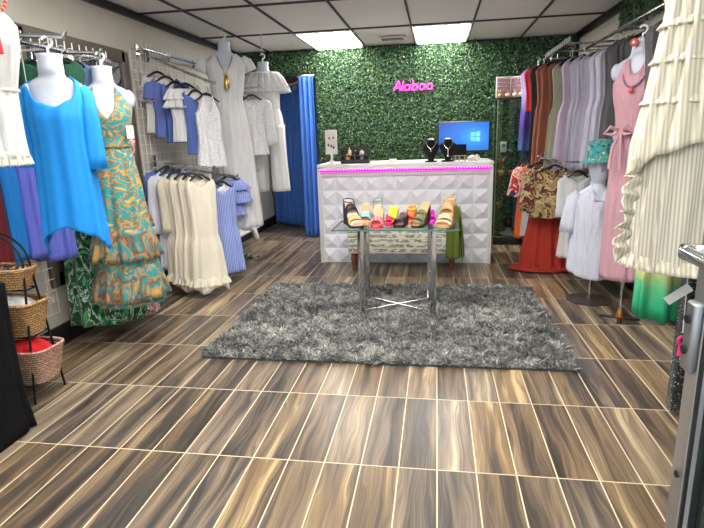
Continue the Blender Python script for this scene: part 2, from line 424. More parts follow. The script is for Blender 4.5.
# ------------------------------------------------------------------ shag rug
def rug():
    x0, x1, y0, y1 = -1.44, .80, 2.87, 4.48
    t = thing('shag_rug', 'mottled grey long-pile shag rug under the glass table', 'rug', ((x0 + x1) / 2, (y0 + y1) / 2, 0))
    w, d = x1 - x0, y1 - y0
    MB().box((0, 0, .006), (w, d, .012)).build('backing', plain('rug backing', rgb(70, 70, 70), .95), t, smooth=False)
    n = 85000; r = np.random.default_rng(11)
    x = r.uniform(-w / 2, w / 2, n); y = r.uniform(-d / 2, d / 2, n)
    def field(seed, sc):
        q = np.random.default_rng(seed); o = np.zeros(n)
        for k in range(14):
            a = q.uniform(0, 6.28); f = sc * q.uniform(.6, 1.6); o += np.sin((x * math.cos(a) + y * math.sin(a)) * f + q.uniform(0, 6.28))
        return o / 3.7
    lx = field(1, 44) * .75 + r.normal(0, .5, n); ly = field(2, 44) * .75 - .25 + r.normal(0, .5, n)
    L = r.uniform(.035, .06, n)
    dirv = np.stack([lx, ly, np.full(n, 1.05)], 1); dirv /= np.linalg.norm(dirv, axis=1)[:, None]
    an = r.uniform(0, PI, n); side = np.stack([np.cos(an), np.sin(an), np.zeros(n)], 1) * .0036
    B = np.stack([x, y, np.full(n, .01)], 1); Md = B + dirv * L[:, None] * .55; d2 = dirv * [1.5, 1.5, .45]
    Tp = Md + d2 * L[:, None] * .6; Tp[:, 2] = np.maximum(Tp[:, 2], .012)
    V = np.stack([B - side, B + side, Md - side * 1.2, Md + side * 1.2, Tp], 1).reshape(-1, 3)
    I = np.arange(n)[:, None] * 5; F = np.concatenate([I, I + 1, I + 3, I, I + 3, I + 2, I + 2, I + 3, I + 4], 1).ravel()
    me = bpy.data.meshes.new('pile'); me.vertices.add(5 * n); me.vertices.foreach_set('co', V.ravel().astype(np.float32))
    me.loops.add(9 * n); me.loops.foreach_set('vertex_index', F.astype(np.int32)); me.polygons.add(3 * n)
    me.polygons.foreach_set('loop_start', (np.arange(3 * n) * 3).astype(np.int32))
    try: me.polygons.foreach_set('loop_total', np.full(3 * n, 3, np.int32))
    except Exception: pass
    me.update(calc_edges=True)
    tone = np.clip(.50 + .13 * field(5, 12) + .15 * field(6, 52) + r.normal(0, .17, n), 0, 1)
    at = me.attributes.new('tint', 'FLOAT', 'POINT'); at.data.foreach_set('value', np.repeat(tone, 5).astype(np.float32))
    m, nt, b, o = new_mat('grey shag yarn'); a = nd(nt, 'ShaderNodeAttribute', attribute_name='tint')
    nt.links.new(ramp(nt, a.outputs['Fac'], [(.05, rgb(44, 44, 46)), (.5, rgb(122, 121, 118)), (.95, rgb(200, 198, 190))]), b.inputs['Base Color'])
    b.inputs['Roughness'].default_value = .7; b.inputs['Sheen Weight'].default_value = .3
    me.materials.append(m); o = bpy.data.objects.new('pile', me); COL.objects.link(o); o.parent = t; o['kind'] = 'stuff'
rug()

# ------------------------------------------------------------------ camera, view
cam = bpy.data.cameras.new('camera'); cam.sensor_width = 36; cam.sensor_fit = 'HORIZONTAL'; cam.lens = 524.945 * 36 / 704; cam.clip_start = .02
co = bpy.data.objects.new('camera', cam); COL.objects.link(co)
PIT, YAW, ROL = .2406, .1626, -.0317
Fv = Vector((-math.sin(YAW) * math.cos(PIT), math.cos(YAW) * math.cos(PIT), -math.sin(PIT))); R0 = Vector((math.cos(YAW), math.sin(YAW), 0)); U0 = R0.cross(Fv)
Rv = R0 * math.cos(ROL) + U0 * math.sin(ROL); Uv = -R0 * math.sin(ROL) + U0 * math.cos(ROL)
co.matrix_world = Matrix(((Rv.x, Uv.x, -Fv.x, 0), (Rv.y, Uv.y, -Fv.y, 0), (Rv.z, Uv.z, -Fv.z, 1.33), (0, 0, 0, 1)))
scene.camera = co
w = bpy.data.worlds.new('world'); scene.world = w; w.use_nodes = True
w.node_tree.nodes['Background'].inputs[0].default_value = (.86, .93, 1.0, 1); w.node_tree.nodes['Background'].inputs[1].default_value = 1.9
vs = scene.view_settings; vs.view_transform = 'Standard'; vs.look = 'None'; vs.gamma = 1.0; vs.exposure = 0.38; vs.use_curve_mapping = False

# ------------------------------------------------------------------ sales counter
M_panel = plain('moulded white panel', rgb(226, 226, 232), .45, var=.02)
M_countertop = plain('counter laminate', rgb(226, 224, 220), .4, var=.02)
M_led = emit('magenta light tape', (1.0, .004, .78, 1), .9)
M_leddot = emit('led chip', (1.0, .06, .80, 1), 28.0)
def counter():
    x0, x1, yf, yb, h = -1.222, .558, 5.43, 6.02, 1.04
    t = thing('sales_counter', 'white sales counter with raised pyramid panels and a magenta light strip', 'counter', ((x0 + x1) / 2, yf, 0))
    w, d = x1 - x0, yb - yf
    MB().box((0, d / 2 + .02, .5), (w - .02, d - .06, 1.0)).build('body', M_countertop, t, smooth=False)
    MB().box((0, d / 2, h - .0175), (w + .01, d + .03, .035), bev=.006).build('worktop', M_countertop, t)
    fr = MB()
    for s in (-1, 1): fr.box((s * (w / 2 - .0165), -.012, .5), (.033, .045, 1.0), bev=.003)
    fr.box((0, -.008, .962), (w - .066, .04, .086), bev=.002)
    fr.box((0, -.034, .985), (w - .04, .056, .016), bev=.003)
    fr.build('frame', M_countertop, t)
    p = MB(); nx, nz = 11, 6; pw = (w - .066) / nx; ph = .915 / nz
    for i in range(nx):
        for k in range(nz):
            X0 = -w / 2 + .033 + i * pw; Z0 = .005 + k * ph; g = .004
            a = [(X0 + g, 0, Z0 + g), (X0 + pw - g, 0, Z0 + g), (X0 + pw - g, 0, Z0 + ph - g), (X0 + g, 0, Z0 + ph - g)]
            # off-centre peaks, alternating, as on moulded wall panels
            px = X0 + pw * (.5 + (.14 if (i + k) % 2 else -.14)); pz = Z0 + ph * .48
            p.add(a + [(px, -.036, pz)], [(0, 1, 4), (1, 2, 4), (2, 3, 4), (3, 0, 4)])
    p.box((0, .009, .46), (w - .066, .018, .915))
    p.build('front_panel', M_panel, t, smooth=False)
    l = MB(); l.box((0, -.0635, .980), (w - .07, .003, .026)); l.box((0, -.048, .975), (w - .07, .022, .006))
    st = l.build('light_strip', M_led, t, smooth=False)
    d0 = MB().box((0, -.059, .985), (.006, .013, .006)).build('light_dot', M_leddot, st, smooth=False)
    for k in range(58):
        o = d0 if k == 0 else d0.copy()
        if k: COL.objects.link(o); o.parent = st
        o.location = (-w / 2 + .05 + k * (w - .1) / 57, 0, 0)
counter()

# neon lettering
M_neon = emit('pink neon tube', (1.0, .035, .60, 1), 1.5)
def neon():
    t = thing('neon_sign', 'pink neon sign reading Alabao on the leafy wall', 'neon sign', (-.525, YB - .075, 1.845))
    hgt = .105; sl = .16; x = 0.0
    def P(u, v): return ((u + sl * v) * hgt, 0, v * hgt)
    def ring(cx): return [P(cx + .3 * math.cos(a), .3 + .3 * math.sin(a)) for a in np.linspace(0, 2 * PI, 25)]
    glyphs = {'A': ([[(0, 0), (.1, .3), (.24, .72), (.34, .98), (.42, 1.02), (.5, .95), (.6, .6), (.76, 0)], [(.13, .34), (.64, .34)]], None, .98),
              'l': ([[(0, 1.05), (0, .3), (0, 0)]], None, .26),
              'a': ([[(.6, .6), (.6, .3), (.6, 0)]], .3, .88),
              'b': ([[(0, 1.05), (0, .5), (0, 0)]], .3, .84),
              'o': ([], .3, .7)}
    for ch in 'Alabao':
        strokes, c, adv = glyphs[ch]; m = MB()
        for s in strokes: m.tube([P(x + u, v) for u, v in s], .0085, 8)
        if c: m.tube(ring(x + c)[:-1], .0085, 8, closed=True)
        m.tube([P(x + .3 if c else x + .1, .05 if not c else .0), tuple(np.array(P(x + .3 if c else x + .1, .05 if not c else 0.0)) + np.array((0, .055, 0)))], .003, 6)
        m.build('letter', M_neon, t); x += adv
neon()

# ------------------------------------------------------------------ glass table
M_glass = glass('table glass', (.88, .95, .92, 1), .02, fk=.22)
M_glassedge = plain('green glass edge', rgb(70, 108, 100), .15)
def glass_table():
    t = thing('display_table', 'glass-topped display table with chrome legs on the grey rug', 'table', (-.29, 3.86, 0))
    g = MB().box((0, 0, .668), (.90, .42, .012)).build('glass_top', M_glass, t, smooth=False)
    e = MB()
    for s in (-1, 1):
        e.box((0, s * .2105, .668), (.902, .003, .0118)); e.box((s * .4505, 0, .668), (.003, .424, .0118))
    e.build('glass_edge', M_glassedge, g, smooth=False)
    for sx in (-1, 1):
        for sy in (-1, 1):
            MB().box((sx * .248 + (.026 if sx > 0 and sy < 0 else 0), sy * .175, .331), (.042, .020, .660), bev=.003).build('leg', M_chrome, t)
        MB().box((sx * .248, 0, .652), (.036, .33, .02), bev=.003).build('top_rail', M_chrome, t)
    for s in (-1, 1):
        a, b = Vector((-.235, s * .17, .055)), Vector((.235, -s * .17, .055 + .004 * s))
        MB().tube([a, b], .0075, 8).build('cross_brace', M_chrome, t)
glass_table()

# ------------------------------------------------------------------ bench with raised arm and throw
def script_mat():
    m, nt, b, o = new_mat('script print linen')
    t = nd(nt, 'ShaderNodeTexCoord'); s = nd(nt, 'ShaderNodeSeparateXYZ'); nt.links.new(t.outputs['Object'], s.inputs[0])
    row = math_n(nt, 'FRACT', math_n(nt, 'MULTIPLY', s.outputs['Z'], 21))
    band = math_n(nt, 'LESS_THAN', math_n(nt, 'ABSOLUTE', math_n(nt, 'SUBTRACT', row, .5)), .36)
    n = noise(nt, coords(nt, (1.3, 1, 2.2)), 34, 3, .6, 2.0)
    ink = math_n(nt, 'MULTIPLY', band, math_n(nt, 'LESS_THAN', math_n(nt, 'ABSOLUTE', math_n(nt, 'SUBTRACT', n, .5)), .07))
    ink = math_n(nt, 'MULTIPLY', ink, math_n(nt, 'GREATER_THAN', noise(nt, coords(nt, (1, 1, 2.2), (3, 1, 7)), 16, 2), .47))
    nt.links.new(ramp(nt, ink, [(0, rgb(222, 218, 200)), (1, rgb(92, 90, 82))]), b.inputs['Base Color'])
    b.inputs['Roughness'].default_value = .9
    return m
def bench():
    t = thing('bench', 'cream upholstered bench with script-like print behind the glass table', 'bench', (-.33, 5.22, 0))
    M_b = script_mat(); M_leg = plain('reddish turned wood', rgb(106, 52, 32), .35)
    MB().box((0, 0, .30), (1.07, .34, .25), bev=.02).build('seat_base', M_b, t)
    MB().box((-.02, 0, .445), (1.03, .335, .06), bev=.028).build('seat_cushion', M_b, t)
    MB().box((.475, 0, .50), (.09, .34, .24), bev=.04).build('arm', M_b, t)
    for sx in (-1, 1):
        for sy in (-1, 1):
            MB().lathe([(.012, 0), (.018, .01), (.014, .03), (.024, .08), (.03, .12), (.024, .145), (.026, .18)], 16, (sx * .485, sy * .13, 0)).build('leg', M_leg, t)
    # throw laid over the raised arm and hanging down in front of it
    R = []
    n = 26; rd = random.Random(4)
    path = [(.335, .44), (.37, .53), (.40, .60), (.435, .633), (.475, .632), (.505, .60), (.522, .5), (.532, .36), (.538, .22), (.54, .12)]
    path = [(np.interp(s, np.linspace(0, 1, len(path)), [p[0] for p in path]), np.interp(s, np.linspace(0, 1, len(path)), [p[1] for p in path])) for s in np.linspace(0, 1, 30)]
    for i, (px, pz) in enumerate(path):
        row = []
        for j in range(n + 1):
            v = j / n; yy = -.185 + .30 * v; dn = max(0, (i - 12) / 17)
            wv = .014 * math.sin(v * 21 + i * .12) * (.25 + dn) + .01 * dn * math.sin(v * 9 + 1)
            row.append((px + .012 + abs(wv) + .01 * dn, yy - .02 * dn * (1 - v), pz + .006 + (.03 * math.sin(v * 5) * dn)))
        R.append(row)
    m = MB().rings(R, close=False)
    o = m.build('throw_blanket', cloth('olive knit', rgb(104, 118, 40), bmp=.5), None, 'all', solid=.008)
    o.location = (-.31, 5.22, 0); tag(o, 'olive green throw hanging over the right arm of the cream bench', 'throw')
    f = MB()
    for sg in range(1):
        R2 = []
        for i in range(16):
            q = i / 15
            R2.append([(.40 + .14 * v + .012 * math.sin(v * 17 + 2 * q), -.19 - .012 * q - .012 * math.cos(v * 14 + q), .63 - .50 * q + .05 * abs(v - .6)) for v in np.linspace(0, 1, 16)])
        f.rings(R2, close=False)
    f.build('hanging_corner', o.data.materials[0], o, 'all', solid=.008)
bench()

# ------------------------------------------------------------------ sandals on the table
def sandal(label, x, y, rz, L, heel, m_sole, m_foot, straps, ankle=None, slide_w=1.0, plat=.02, z=.6755, group='sandals on the glass table'):
    t = thing('sandal', label, 'sandal', (x, y, z), rz, group)
    def fz(s): q = max(0, (s - .22) / .78); return plat + heel * (q * q * (3 - 2 * q)) ** .9
    def hw(s):
        if s < .25: w = .044 * math.sqrt(max(0, 1 - ((s - .25) / .25) ** 2)) ** .8
        elif s < .62: w = .044 - .011 * ((s - .25) / .37)
        elif s < .86: w = .033 + .001 * (s - .62)
        else: w = .033 * math.sqrt(max(0, 1 - ((s - .86) / .14) ** 2))
        return max(w, .004) * slide_w
    ss = [.002, .02, .05, .1, .17, .25, .35, .45, .55, .65, .75, .84, .9, .95, .98, .998]
    yy = lambda s: -L / 2 + L * s
    R, Fb = [], []
    for s in ss:
        w, f = hw(s), fz(s)
        R.append([(-w, yy(s), f - .004), (-w, yy(s), .0), (w, yy(s), .0), (w, yy(s), f - .004)])
        Fb.append([(-w, yy(s), f - .004), (w, yy(s), f - .004), (w * .95, yy(s), f + .003), (0, yy(s), f), (-w * .95, yy(s), f + .003)])
    MB().rings(R, True, True, True).build('sole', m_sole, t)
    MB().rings(Fb, True, True, True).build('footbed', m_foot, t)
    for (s0, wd, hh, mt) in straps:
        rr = []
        for k in range(5):
            s = s0 + (k / 4 - .5) * wd; w, f = hw(s) * 1.04, fz(s)
            rr.append([(w * math.cos(a), yy(s), f - .004 + hh * (.85 + .15 * math.sin(k / 4 * PI)) * math.sin(a) ** .8 if 0 < a < PI - 1e-6 else f - .006) for a in np.linspace(0, PI, 17)])
        MB().rings(rr, close=False).build('strap', mt, t, 'all', solid=.004)
    if ankle:
        mt, ah = ankle; P = []
        for a in np.linspace(0, 2 * PI, 21)[:-1]:
            P.append((hw(.8) * 1.05 * math.cos(a), yy(.80) + .045 * math.sin(a), fz(.82) + ah + .01 * math.sin(a)))
        m = MB().tube(P, .0045, 8, closed=True)
        for sx in (-1, 1): m.tube([(sx * hw(.72), yy(.72), fz(.72)), (sx * hw(.8) * 1.05, yy(.8), fz(.82) + ah)], .004, 6)
        m.build('ankle_strap', mt, t)
    return t
Lt = lambda n, c, r=.45: plain(n, c, r, var=.05)
blk, tan_, cork = Lt('black leather', rgb(26, 24, 25)), Lt('tan leather', rgb(196, 150, 106)), Lt('cork footbed', rgb(206, 160, 112), .7)
beige, cream_l = Lt('beige leather', rgb(208, 178, 140)), Lt('cream leather', rgb(222, 206, 176))
sage_l, ltblue, hotp = Lt('sage leather', rgb(128, 152, 126)), Lt('pale blue leather', rgb(146, 188, 202)), Lt('hot pink leather', rgb(226, 34, 96), .35)
yel, orang, olive_l = Lt('yellow leather', rgb(236, 222, 42)), Lt('orange leather', rgb(238, 112, 40)), Lt('olive leather', rgb(104, 110, 76))
maroon, magen, gold_l = Lt('maroon leather', rgb(92, 30, 34)), Lt('magenta leather', rgb(232, 30, 196), .35), Lt('gold leather', rgb(206, 172, 108), .3)
pinkin = Lt('blush insole', rgb(226, 184, 170))
studs = printed('pink studded leather', [(0, rgb(226, 34, 96)), (.56, rgb(246, 214, 222))], 90, .3)
sandal('tall wedge sandal with black, cream and gold straps at the left table end', -.61, 3.83, .50, .28, .155, blk, pinkin, [(.16, .10, .034, cream_l), (.34, .12, .045, gold_l), (.58, .14, .06, blk)], (blk, .022), 1.2)
sandal('pale blue strapped sandal with a tan footbed behind the black-strapped one', -.53, 3.93, .05, .22, .115, cork, cork, [(.36, .22, .05, ltblue)])
sandal('sage green sandal with a looped ankle strap, third from the left on the glass table', -.445, 3.945, -.05, .22, .105, sage_l, pinkin, [(.2, .10, .035, sage_l), (.42, .1, .045, sage_l)], (sage_l, .055))
sandal('hot pink studded slide at the front edge of the glass table', -.418, 3.78, -.05, .21, .095, hotp, cork, [(.28, .3, .05, studs), (.07, .09, .012, hotp)])
sandal('bright yellow slide behind the hot pink one on the glass table', -.325, 3.93, -.1, .22, .09, yel, yel, [(.34, .24, .05, yel)])
sandal('small red-pink flat sandal squeezed between the hot pink and yellow slides', -.345, 3.845, .1, .12, .05, hotp, hotp, [(.4, .34, .032, hotp)], slide_w=.6)
sandal('black slide with a maroon footbed in the middle of the glass table', -.25, 3.80, -.25, .20, .065, blk, maroon, [(.34, .32, .045, blk)])
sandal('orange sandal at the back of the glass table, left of the olive wedge', -.19, 3.96, -.15, .22, .095, orang, orang, [(.32, .26, .05, orang)], (yel, .0))
sandal('olive green criss-cross wedge sandal with a tan footbed and black heel', -.105, 3.81, -.42, .23, .135, blk, cork, [(.14, .14, .036, olive_l), (.34, .16, .05, olive_l), (.5, .08, .055, olive_l)])
sandal('small magenta sandal peeking out left of the tan wedge', -.035, 3.93, .0, .14, .07, magen, magen, [(.4, .34, .045, magen)], slide_w=.7)
sandal('tall tan wedge sandal with an ankle strap at the right end of the glass table', .075, 3.83, -.28, .27, .155, tan_, tan_, [(.15, .12, .036, cream_l), (.34, .15, .05, beige), (.58, .16, .06, tan_)], (tan_, .026), 1.3)

# ------------------------------------------------------------------ things on the counter
M_velvet = plain('black velvet', rgb(14, 13, 15), .9); M_silver = plain('silver chain', rgb(210, 208, 204), .2, 1.0)
M_goldm = plain('gold metal', rgb(214, 172, 92), .25, 1.0)
def bust(x, y, label, nlabel, pend):
    t = thing('jewelry_bust', label, 'jewelry display', (x, y, 1.04))
    prof = [(.0, .062, .045), (.012, .062, .045), (.016, .032, .028), (.04, .03, .026), (.08, .058, .032), (.125, .082, .038), (.165, .086, .038), (.185, .062, .034), (.2, .038, .03), (.218, .036, .029)]
    R = [[(a * math.cos(q), b * math.sin(q) - .004, z) for q in np.linspace(0, 2 * PI, 25)[:-1]] for z, a, b in prof]
    MB().rings(R, True, True, True).build('bust', M_velvet, t)
    MB().lathe([(.03, .218), (.034, .222), (.030, .23), (.012, .233)], 20).build('neck_cap', M_white, t)
    n = thing('necklace', nlabel, 'necklace', (x, y, 1.04))
    pts = [(-.048, -.012, .195), (-.042, -.034, .172), (-.024, -.043, .145), (0, -.046, .125), (.024, -.043, .145), (.042, -.034, .172), (.048, -.012, .195)]
    pts = [tuple(np.array([np.interp(s, range(7), [p[k] for p in pts]) for k in range(3)])) for s in np.linspace(0, 6, 31)]
    MB().tube(pts, .0045, 6).build('chain', M_silver, n)
    p = MB(); p.ball((0, -.049, .112), (.009, .005, .012)); 
    if pend: p.tube([(0, -.049, .11), (0, -.05, .07)], .0035, 6); p.ball((0, -.05, .06), (.011, .005, .014))
    p.build('pendant', M_silver if pend else M_goldm, n)
bust(-.055, 5.52, 'black velvet necklace bust left of the other bust, on the counter', 'short silver necklace on the left black bust', False)
bust(.115, 5.53, 'black velvet necklace bust in front of the blue screen', 'silver necklace with a long drop pendant on the right black bust', True)
def monitor():
    t = thing('monitor', 'flat black-framed screen with a glowing blue desktop behind the counter items', 'monitor', (.285, 5.86, 1.04), 0)
    w, h = .55, .325; zc = .235
    MB().box((0, .018, zc), (w, .035, h), bev=.008).build('housing', M_black, t)
    m, nt, b, o = new_mat('blue desktop screen'); s = nd(nt, 'ShaderNodeTexCoord'); sp = nd(nt, 'ShaderNodeSeparateXYZ'); nt.links.new(s.outputs['Object'], sp.inputs[0])
    dx = math_n(nt, 'SUBTRACT', sp.outputs['X'], .10); dz = math_n(nt, 'SUBTRACT', sp.outputs['Z'], zc)
    r = math_n(nt, 'SQRT', math_n(nt, 'ADD', math_n(nt, 'MULTIPLY', dx, dx), math_n(nt, 'MULTIPLY', math_n(nt, 'MULTIPLY', dz, dz), 2.0)))
    c = ramp(nt, r, [(0, (.06, .42, .95, 1)), (.16, (.012, .22, .80, 1)), (.36, (.004, .10, .55, 1))])
    nt.links.new(c, b.inputs['Emission Color']); b.inputs['Emission Strength'].default_value = .85; b.inputs['Base Color'].default_value = (.01, .01, .02, 1); b.inputs['Roughness'].default_value = .25
    sc = MB().box((0, -.0015, zc + .004), (w - .028, .003, h - .034)).build('screen', m, t, smooth=False)
    lg = MB()
    for i in range(2):
        for k in range(2):
            a = .072 + i * .052; z0 = zc - .042 + k * .045
            e0, e1 = .006 * i, .006 * (i + 1)
            lg.add([(a, -.0042, z0 - (e0 if k == 0 else 0)), (a + .047, -.0042, z0 - (e1 if k == 0 else 0)), (a + .047, -.0042, z0 + .041 + (e1 if k else 0)), (a, -.0042, z0 + .041 + (e0 if k else 0))], [(0, 1, 2, 3)])
    lg.build('window_logo', emit('light blue logo', (.12, .50, .95, 1), .8), sc, smooth=False)
    MB().box((0, .055, .10), (.05, .03, .2), bev=.006).build('stand_neck', M_black, t)
    MB().box((0, .05, .006), (.24, .16, .012), bev=.004).build('stand_foot', M_black, t)
monitor()
def easel():
    t = thing('easel_sign', 'small black board on a wooden mini easel beside the right bust', 'easel sign', (.235, 5.50, 1.04), .05)
    MB().box((0, 0, .115), (.125, .008, .105), rx=-.2).build('board', M_velvet, t)
    wd = plain('pale wood', rgb(196, 164, 122), .6)
    for s in (-1, 1): MB().tube([(s * .052, -.012, 0), (s * .03, .012, .14)], .006, 6).build('leg', wd, t)
    MB().tube([(0, .075, 0), (0, .012, .14)], .005, 6).build('rear_leg', wd, t)
    MB().box((0, -.016, .055), (.13, .02, .008)).build('ledge', wd, t)
easel()
t = thing('tissue_bow', 'small crumpled white bow on the counter right of the mini easel', 'ornament', (.37, 5.50, 1.04))
b = MB()
for k in range(7):
    a = k * .9; b.ball((.035 * math.cos(a), .02 * math.sin(a), .022 + .008 * (k % 3)), (.028, .014, .022), 8)
b.tube([(-.06, 0, .03), (-.02, 0, .055), (.0, 0, .03), (.03, 0, .06), (.06, 0, .028)], .009, 8)
b.build('loops', M_white, t)
def earring_stand():
    t = thing('earring_stand', 'tall white earring card display on a pedestal at the left end of the counter', 'earring display', (-1.09, 5.55, 1.04), .12)
    MB().lathe([(.05, 0), (.05, .008), (.03, .02), (.014, .045), (.012, .09), (.02, .11)], 20).build('pedestal', M_white, t)
    MB().box((0, 0, .225), (.125, .014, .25), bev=.004).build('card', plain('white card', rgb(226, 222, 218), .6, var=.03), t)
    for (x, z, m) in ((-.02, .27, 'p'), (.025, .275, 'p'), (-.03, .2, 'd'), (.0, .19, 'd'), (.025, .175, 'd')):
        e = MB(); e.tube([(x, -.009, z + .025), (x, -.011, z)], .0015, 5); e.ball((x, -.014, z - .006), (.011, .006, .014), 8)
        e.build('earring', {'p': plain('pink bead', rgb(196, 70, 128), .3), 'd': plain('dark bead', rgb(60, 26, 40), .3)}[m], t)
earring_stand()
def bottle(label, x, y, z, r, h, mat, capm, rz=0):
    t = thing('bottle', label, 'bottle', (x, y, z), rz, 'small bottles in the black counter rack')
    MB().lathe([(r * .9, 0), (r, .004), (r, h * .62), (r * .8, h * .72), (r * .42, h * .78), (r * .42, h * .82)], 16).build('body', mat, t)
    MB().lathe([(r * .5, h * .82), (r * .52, h * .98), (r * .4, h)], 14).build('cap', capm, t)
t = thing('counter_rack', 'black two-tier desk rack holding little bottles on the counter', 'organizer', (-.84, 5.56, 1.04))
MB().box((0, .07, .085), (.29, .008, .17)).build('back_panel', M_black, t, smooth=False)
for s in (-1, 1): MB().box((s * .145, .01, .075), (.008, .13, .15)).build('side_panel', M_black, t, smooth=False)
for z in (.006, .078): MB().box((0, .01, z), (.285, .13, .01)).build('shelf', M_black, t, smooth=False)
MB().box((0, -.052, .024), (.285, .006, .034)).build('front_lip', M_black, t, smooth=False)
bottle('stout amber bottle, left on the lower shelf of the black rack', -.915, 5.535, 1.052, .028, .09, plain('amber glass', rgb(208, 136, 62), .2), M_goldm)
bottle('dark bottle in the middle of the lower shelf of the black rack', -.84, 5.535, 1.052, .022, .08, plain('dark glass', rgb(34, 28, 36), .15), M_black)
bottle('grey bottle, right on the lower shelf of the black rack', -.765, 5.535, 1.052, .024, .085, plain('grey glass', rgb(120, 116, 120), .2), M_silver)
bottle('little cream bottle, left on the top shelf of the black rack', -.90, 5.56, 1.124, .018, .075, plain('cream plastic', rgb(232, 214, 170), .4), M_goldm)
bottle('little white jar-like bottle, right on the top shelf of the black rack', -.77, 5.56, 1.124, .024, .055, plain('white plastic', rgb(228, 224, 216), .4), M_silver)
bottle('tiny black bottle, middle of the top shelf of the black rack', -.835, 5.56, 1.124, .014, .05, M_velvet, M_goldm)
tg = MB().box((0, 0, .02), (.075, .05, .04), bev=.004).build('card_box', M_white); tg.location = (-.445, 5.52, 1.04); tag(tg, 'little white box alone in the middle of the counter top', 'box')

# ------------------------------------------------------------------ glass cabinet by the back wall
def cabinet():
    x0, x1, y0, y1, top = .675, 1.005, 6.36, 6.70, 1.69
    t = thing('display_cabinet', 'narrow glass display cabinet with black base right of the counter', 'cabinet', ((x0 + x1) / 2, (y0 + y1) / 2, 0))
    w, d = x1 - x0, y1 - y0; mg = glass('cabinet glass', (.93, .98, .95, 1), .08); mf = plain('dark cabinet frame', rgb(30, 32, 32), .35); mp = plain('cabinet edge trim', rgb(118, 142, 132), .3, .4)
    MB().box((0, 0, .05), (w, d, .1), bev=.004).build('base', mf, t)
    MB().box((0, 0, top - .012), (w, d, .024), bev=.004).build('top_panel', mf, t)
    for sx in (-1, 1):
        for sy in (-1, 1): MB().box((sx * (w / 2 - .007), sy * (d / 2 - .007), .885), (.010, .010, 1.57)).build('post', mp, t, smooth=False)
        MB().box((sx * (w / 2 - .003), 0, .885), (.004, d - .03, 1.56)).build('side_pane', mg, t, smooth=False)
    MB().box((0, -d / 2 + .003, .885), (w - .03, .004, 1.56)).build('door', mg, t, smooth=False)
    for z in (.42, .80, 1.08, 1.38): MB().box((0, 0, z), (w - .02, d - .03, .006)).build('shelf', M_glass, t, smooth=False)
    return (x0 + x1) / 2, (y0 + y1) / 2
cx, cy = cabinet()
def jewel_case():
    t = thing('jewelry_case', 'open mauve jewelry case with rows of rings on top of the glass cabinet', 'jewelry case', (cx - .01, cy + .03, 1.69))
    mv = plain('mauve velvet', rgb(150, 112, 122), .9); wf = plain('case frame white', rgb(206, 200, 200), .5); ring_m = plain('ring silver', rgb(226, 214, 206), .25, .8)
    for (dx, rz) in ((-.075, .12), (.088, -.5)):
        f = MB().box((dx, 0, .122), (.165, .022, .23), rz=rz, bev=.004).build('door', wf, t)
        c, s = math.cos(rz), math.sin(rz)
        MB().box((dx + s * .013, -c * .013, .122), (.145, .006, .21), rz=rz).build('lining', mv, f, smooth=False)
        for k in range(5):
            b = MB()
            for q in range(6):
                u = -.055 + q * .022; b.ball((dx + s * .018 + c * u, -c * .018 + s * u, .045 + k * .042), .0065, 8)
            b.build('ring_row', ring_m, f)
jewel_case()
def flacon(x, y, z, m, label, h=.06):
    t = thing('perfume_bottle', label, 'bottle', (x, y, z), 0, 'small bottles on top of the glass cabinet')
    MB().ball((0, 0, h * .42), (h * .5, h * .36, h * .42), 12).build('body', m, t)
    MB().lathe([(h * .14, h * .8), (h * .16, h * 1.0), (h * .1, h * 1.12)], 12).build('stopper', M_goldm, t)
flacon(.71, 6.42, 1.69, plain('amber flacon', rgb(206, 156, 72), .2), 'amber round bottle at the left front of the cabinet top')
flacon(.795, 6.42, 1.69, plain('peach flacon', rgb(222, 176, 140), .2), 'peach little bottle second from the left on the cabinet top')
flacon(.87, 6.41, 1.69, plain('pearl flacon', rgb(232, 226, 218), .2), 'pearl white bottle third from the left on the cabinet top')
flacon(.94, 6.42, 1.69, plain('ivory flacon', rgb(226, 218, 196), .2), 'ivory bottle at the right end of the cabinet top', .07)
tg = MB().box((0, 0, .06), (.065, .05, .12), bev=.003).build('boxed_item', M_white); tg.location = (cx - .07, cy - .06, 1.083); tag(tg, 'upright white carton on the middle shelf of the glass cabinet', 'box')
d = MB().box((0, -.026, .075), (.04, .003, .035)).build('label_patch', plain('grey print', rgb(120, 120, 118), .6), tg, smooth=False)
def pot(x, y, z, c1, c2, label):
    t = thing('flower_pot', label, 'ornament', (x, y, z), 0, 'small flower ornaments in the glass cabinet')
    MB().lathe([(.018, 0), (.028, .03), (.03, .034)], 14).build('pot', plain('clay', c2, .6), t)
    b = MB()
    for k in range(6): b.ball((.022 * math.cos(k * 1.05), .02 * math.sin(k * 1.05), .05 + .012 * (k % 2)), (.016, .014, .013), 8)
    b.build('blossom', plain('petals', c1, .6), t)
pot(cx - .085, cy - .07, .803, rgb(206, 202, 60), rgb(150, 120, 60), 'yellow-green flower ornament, left on the third shelf of the glass cabinet')
pot(cx + .03, cy - .07, .803, rgb(180, 110, 70), rgb(110, 66, 50), 'rust coloured flower ornament, right on the third shelf of the glass cabinet')
pot(cx - .085, cy - .02, .423, rgb(120, 160, 60), rgb(206, 110, 80), 'green plant ornament in a coral pot on the lowest glass shelf')
t = thing('globe_ornament', 'dark round ornament on a pale foot at the bottom of the cabinet', 'ornament', (cx + .03, cy - .03, .10))
MB().lathe([(.10, 0), (.105, .012), (.06, .03), (.03, .05), (.03, .09)], 24).build('foot', plain('pale resin', rgb(150, 154, 150), .4), t)
MB().ball((0, 0, .15), (.065, .06, .075), 18).build('globe', plain('dark blue glaze', rgb(26, 28, 48), .2), t)

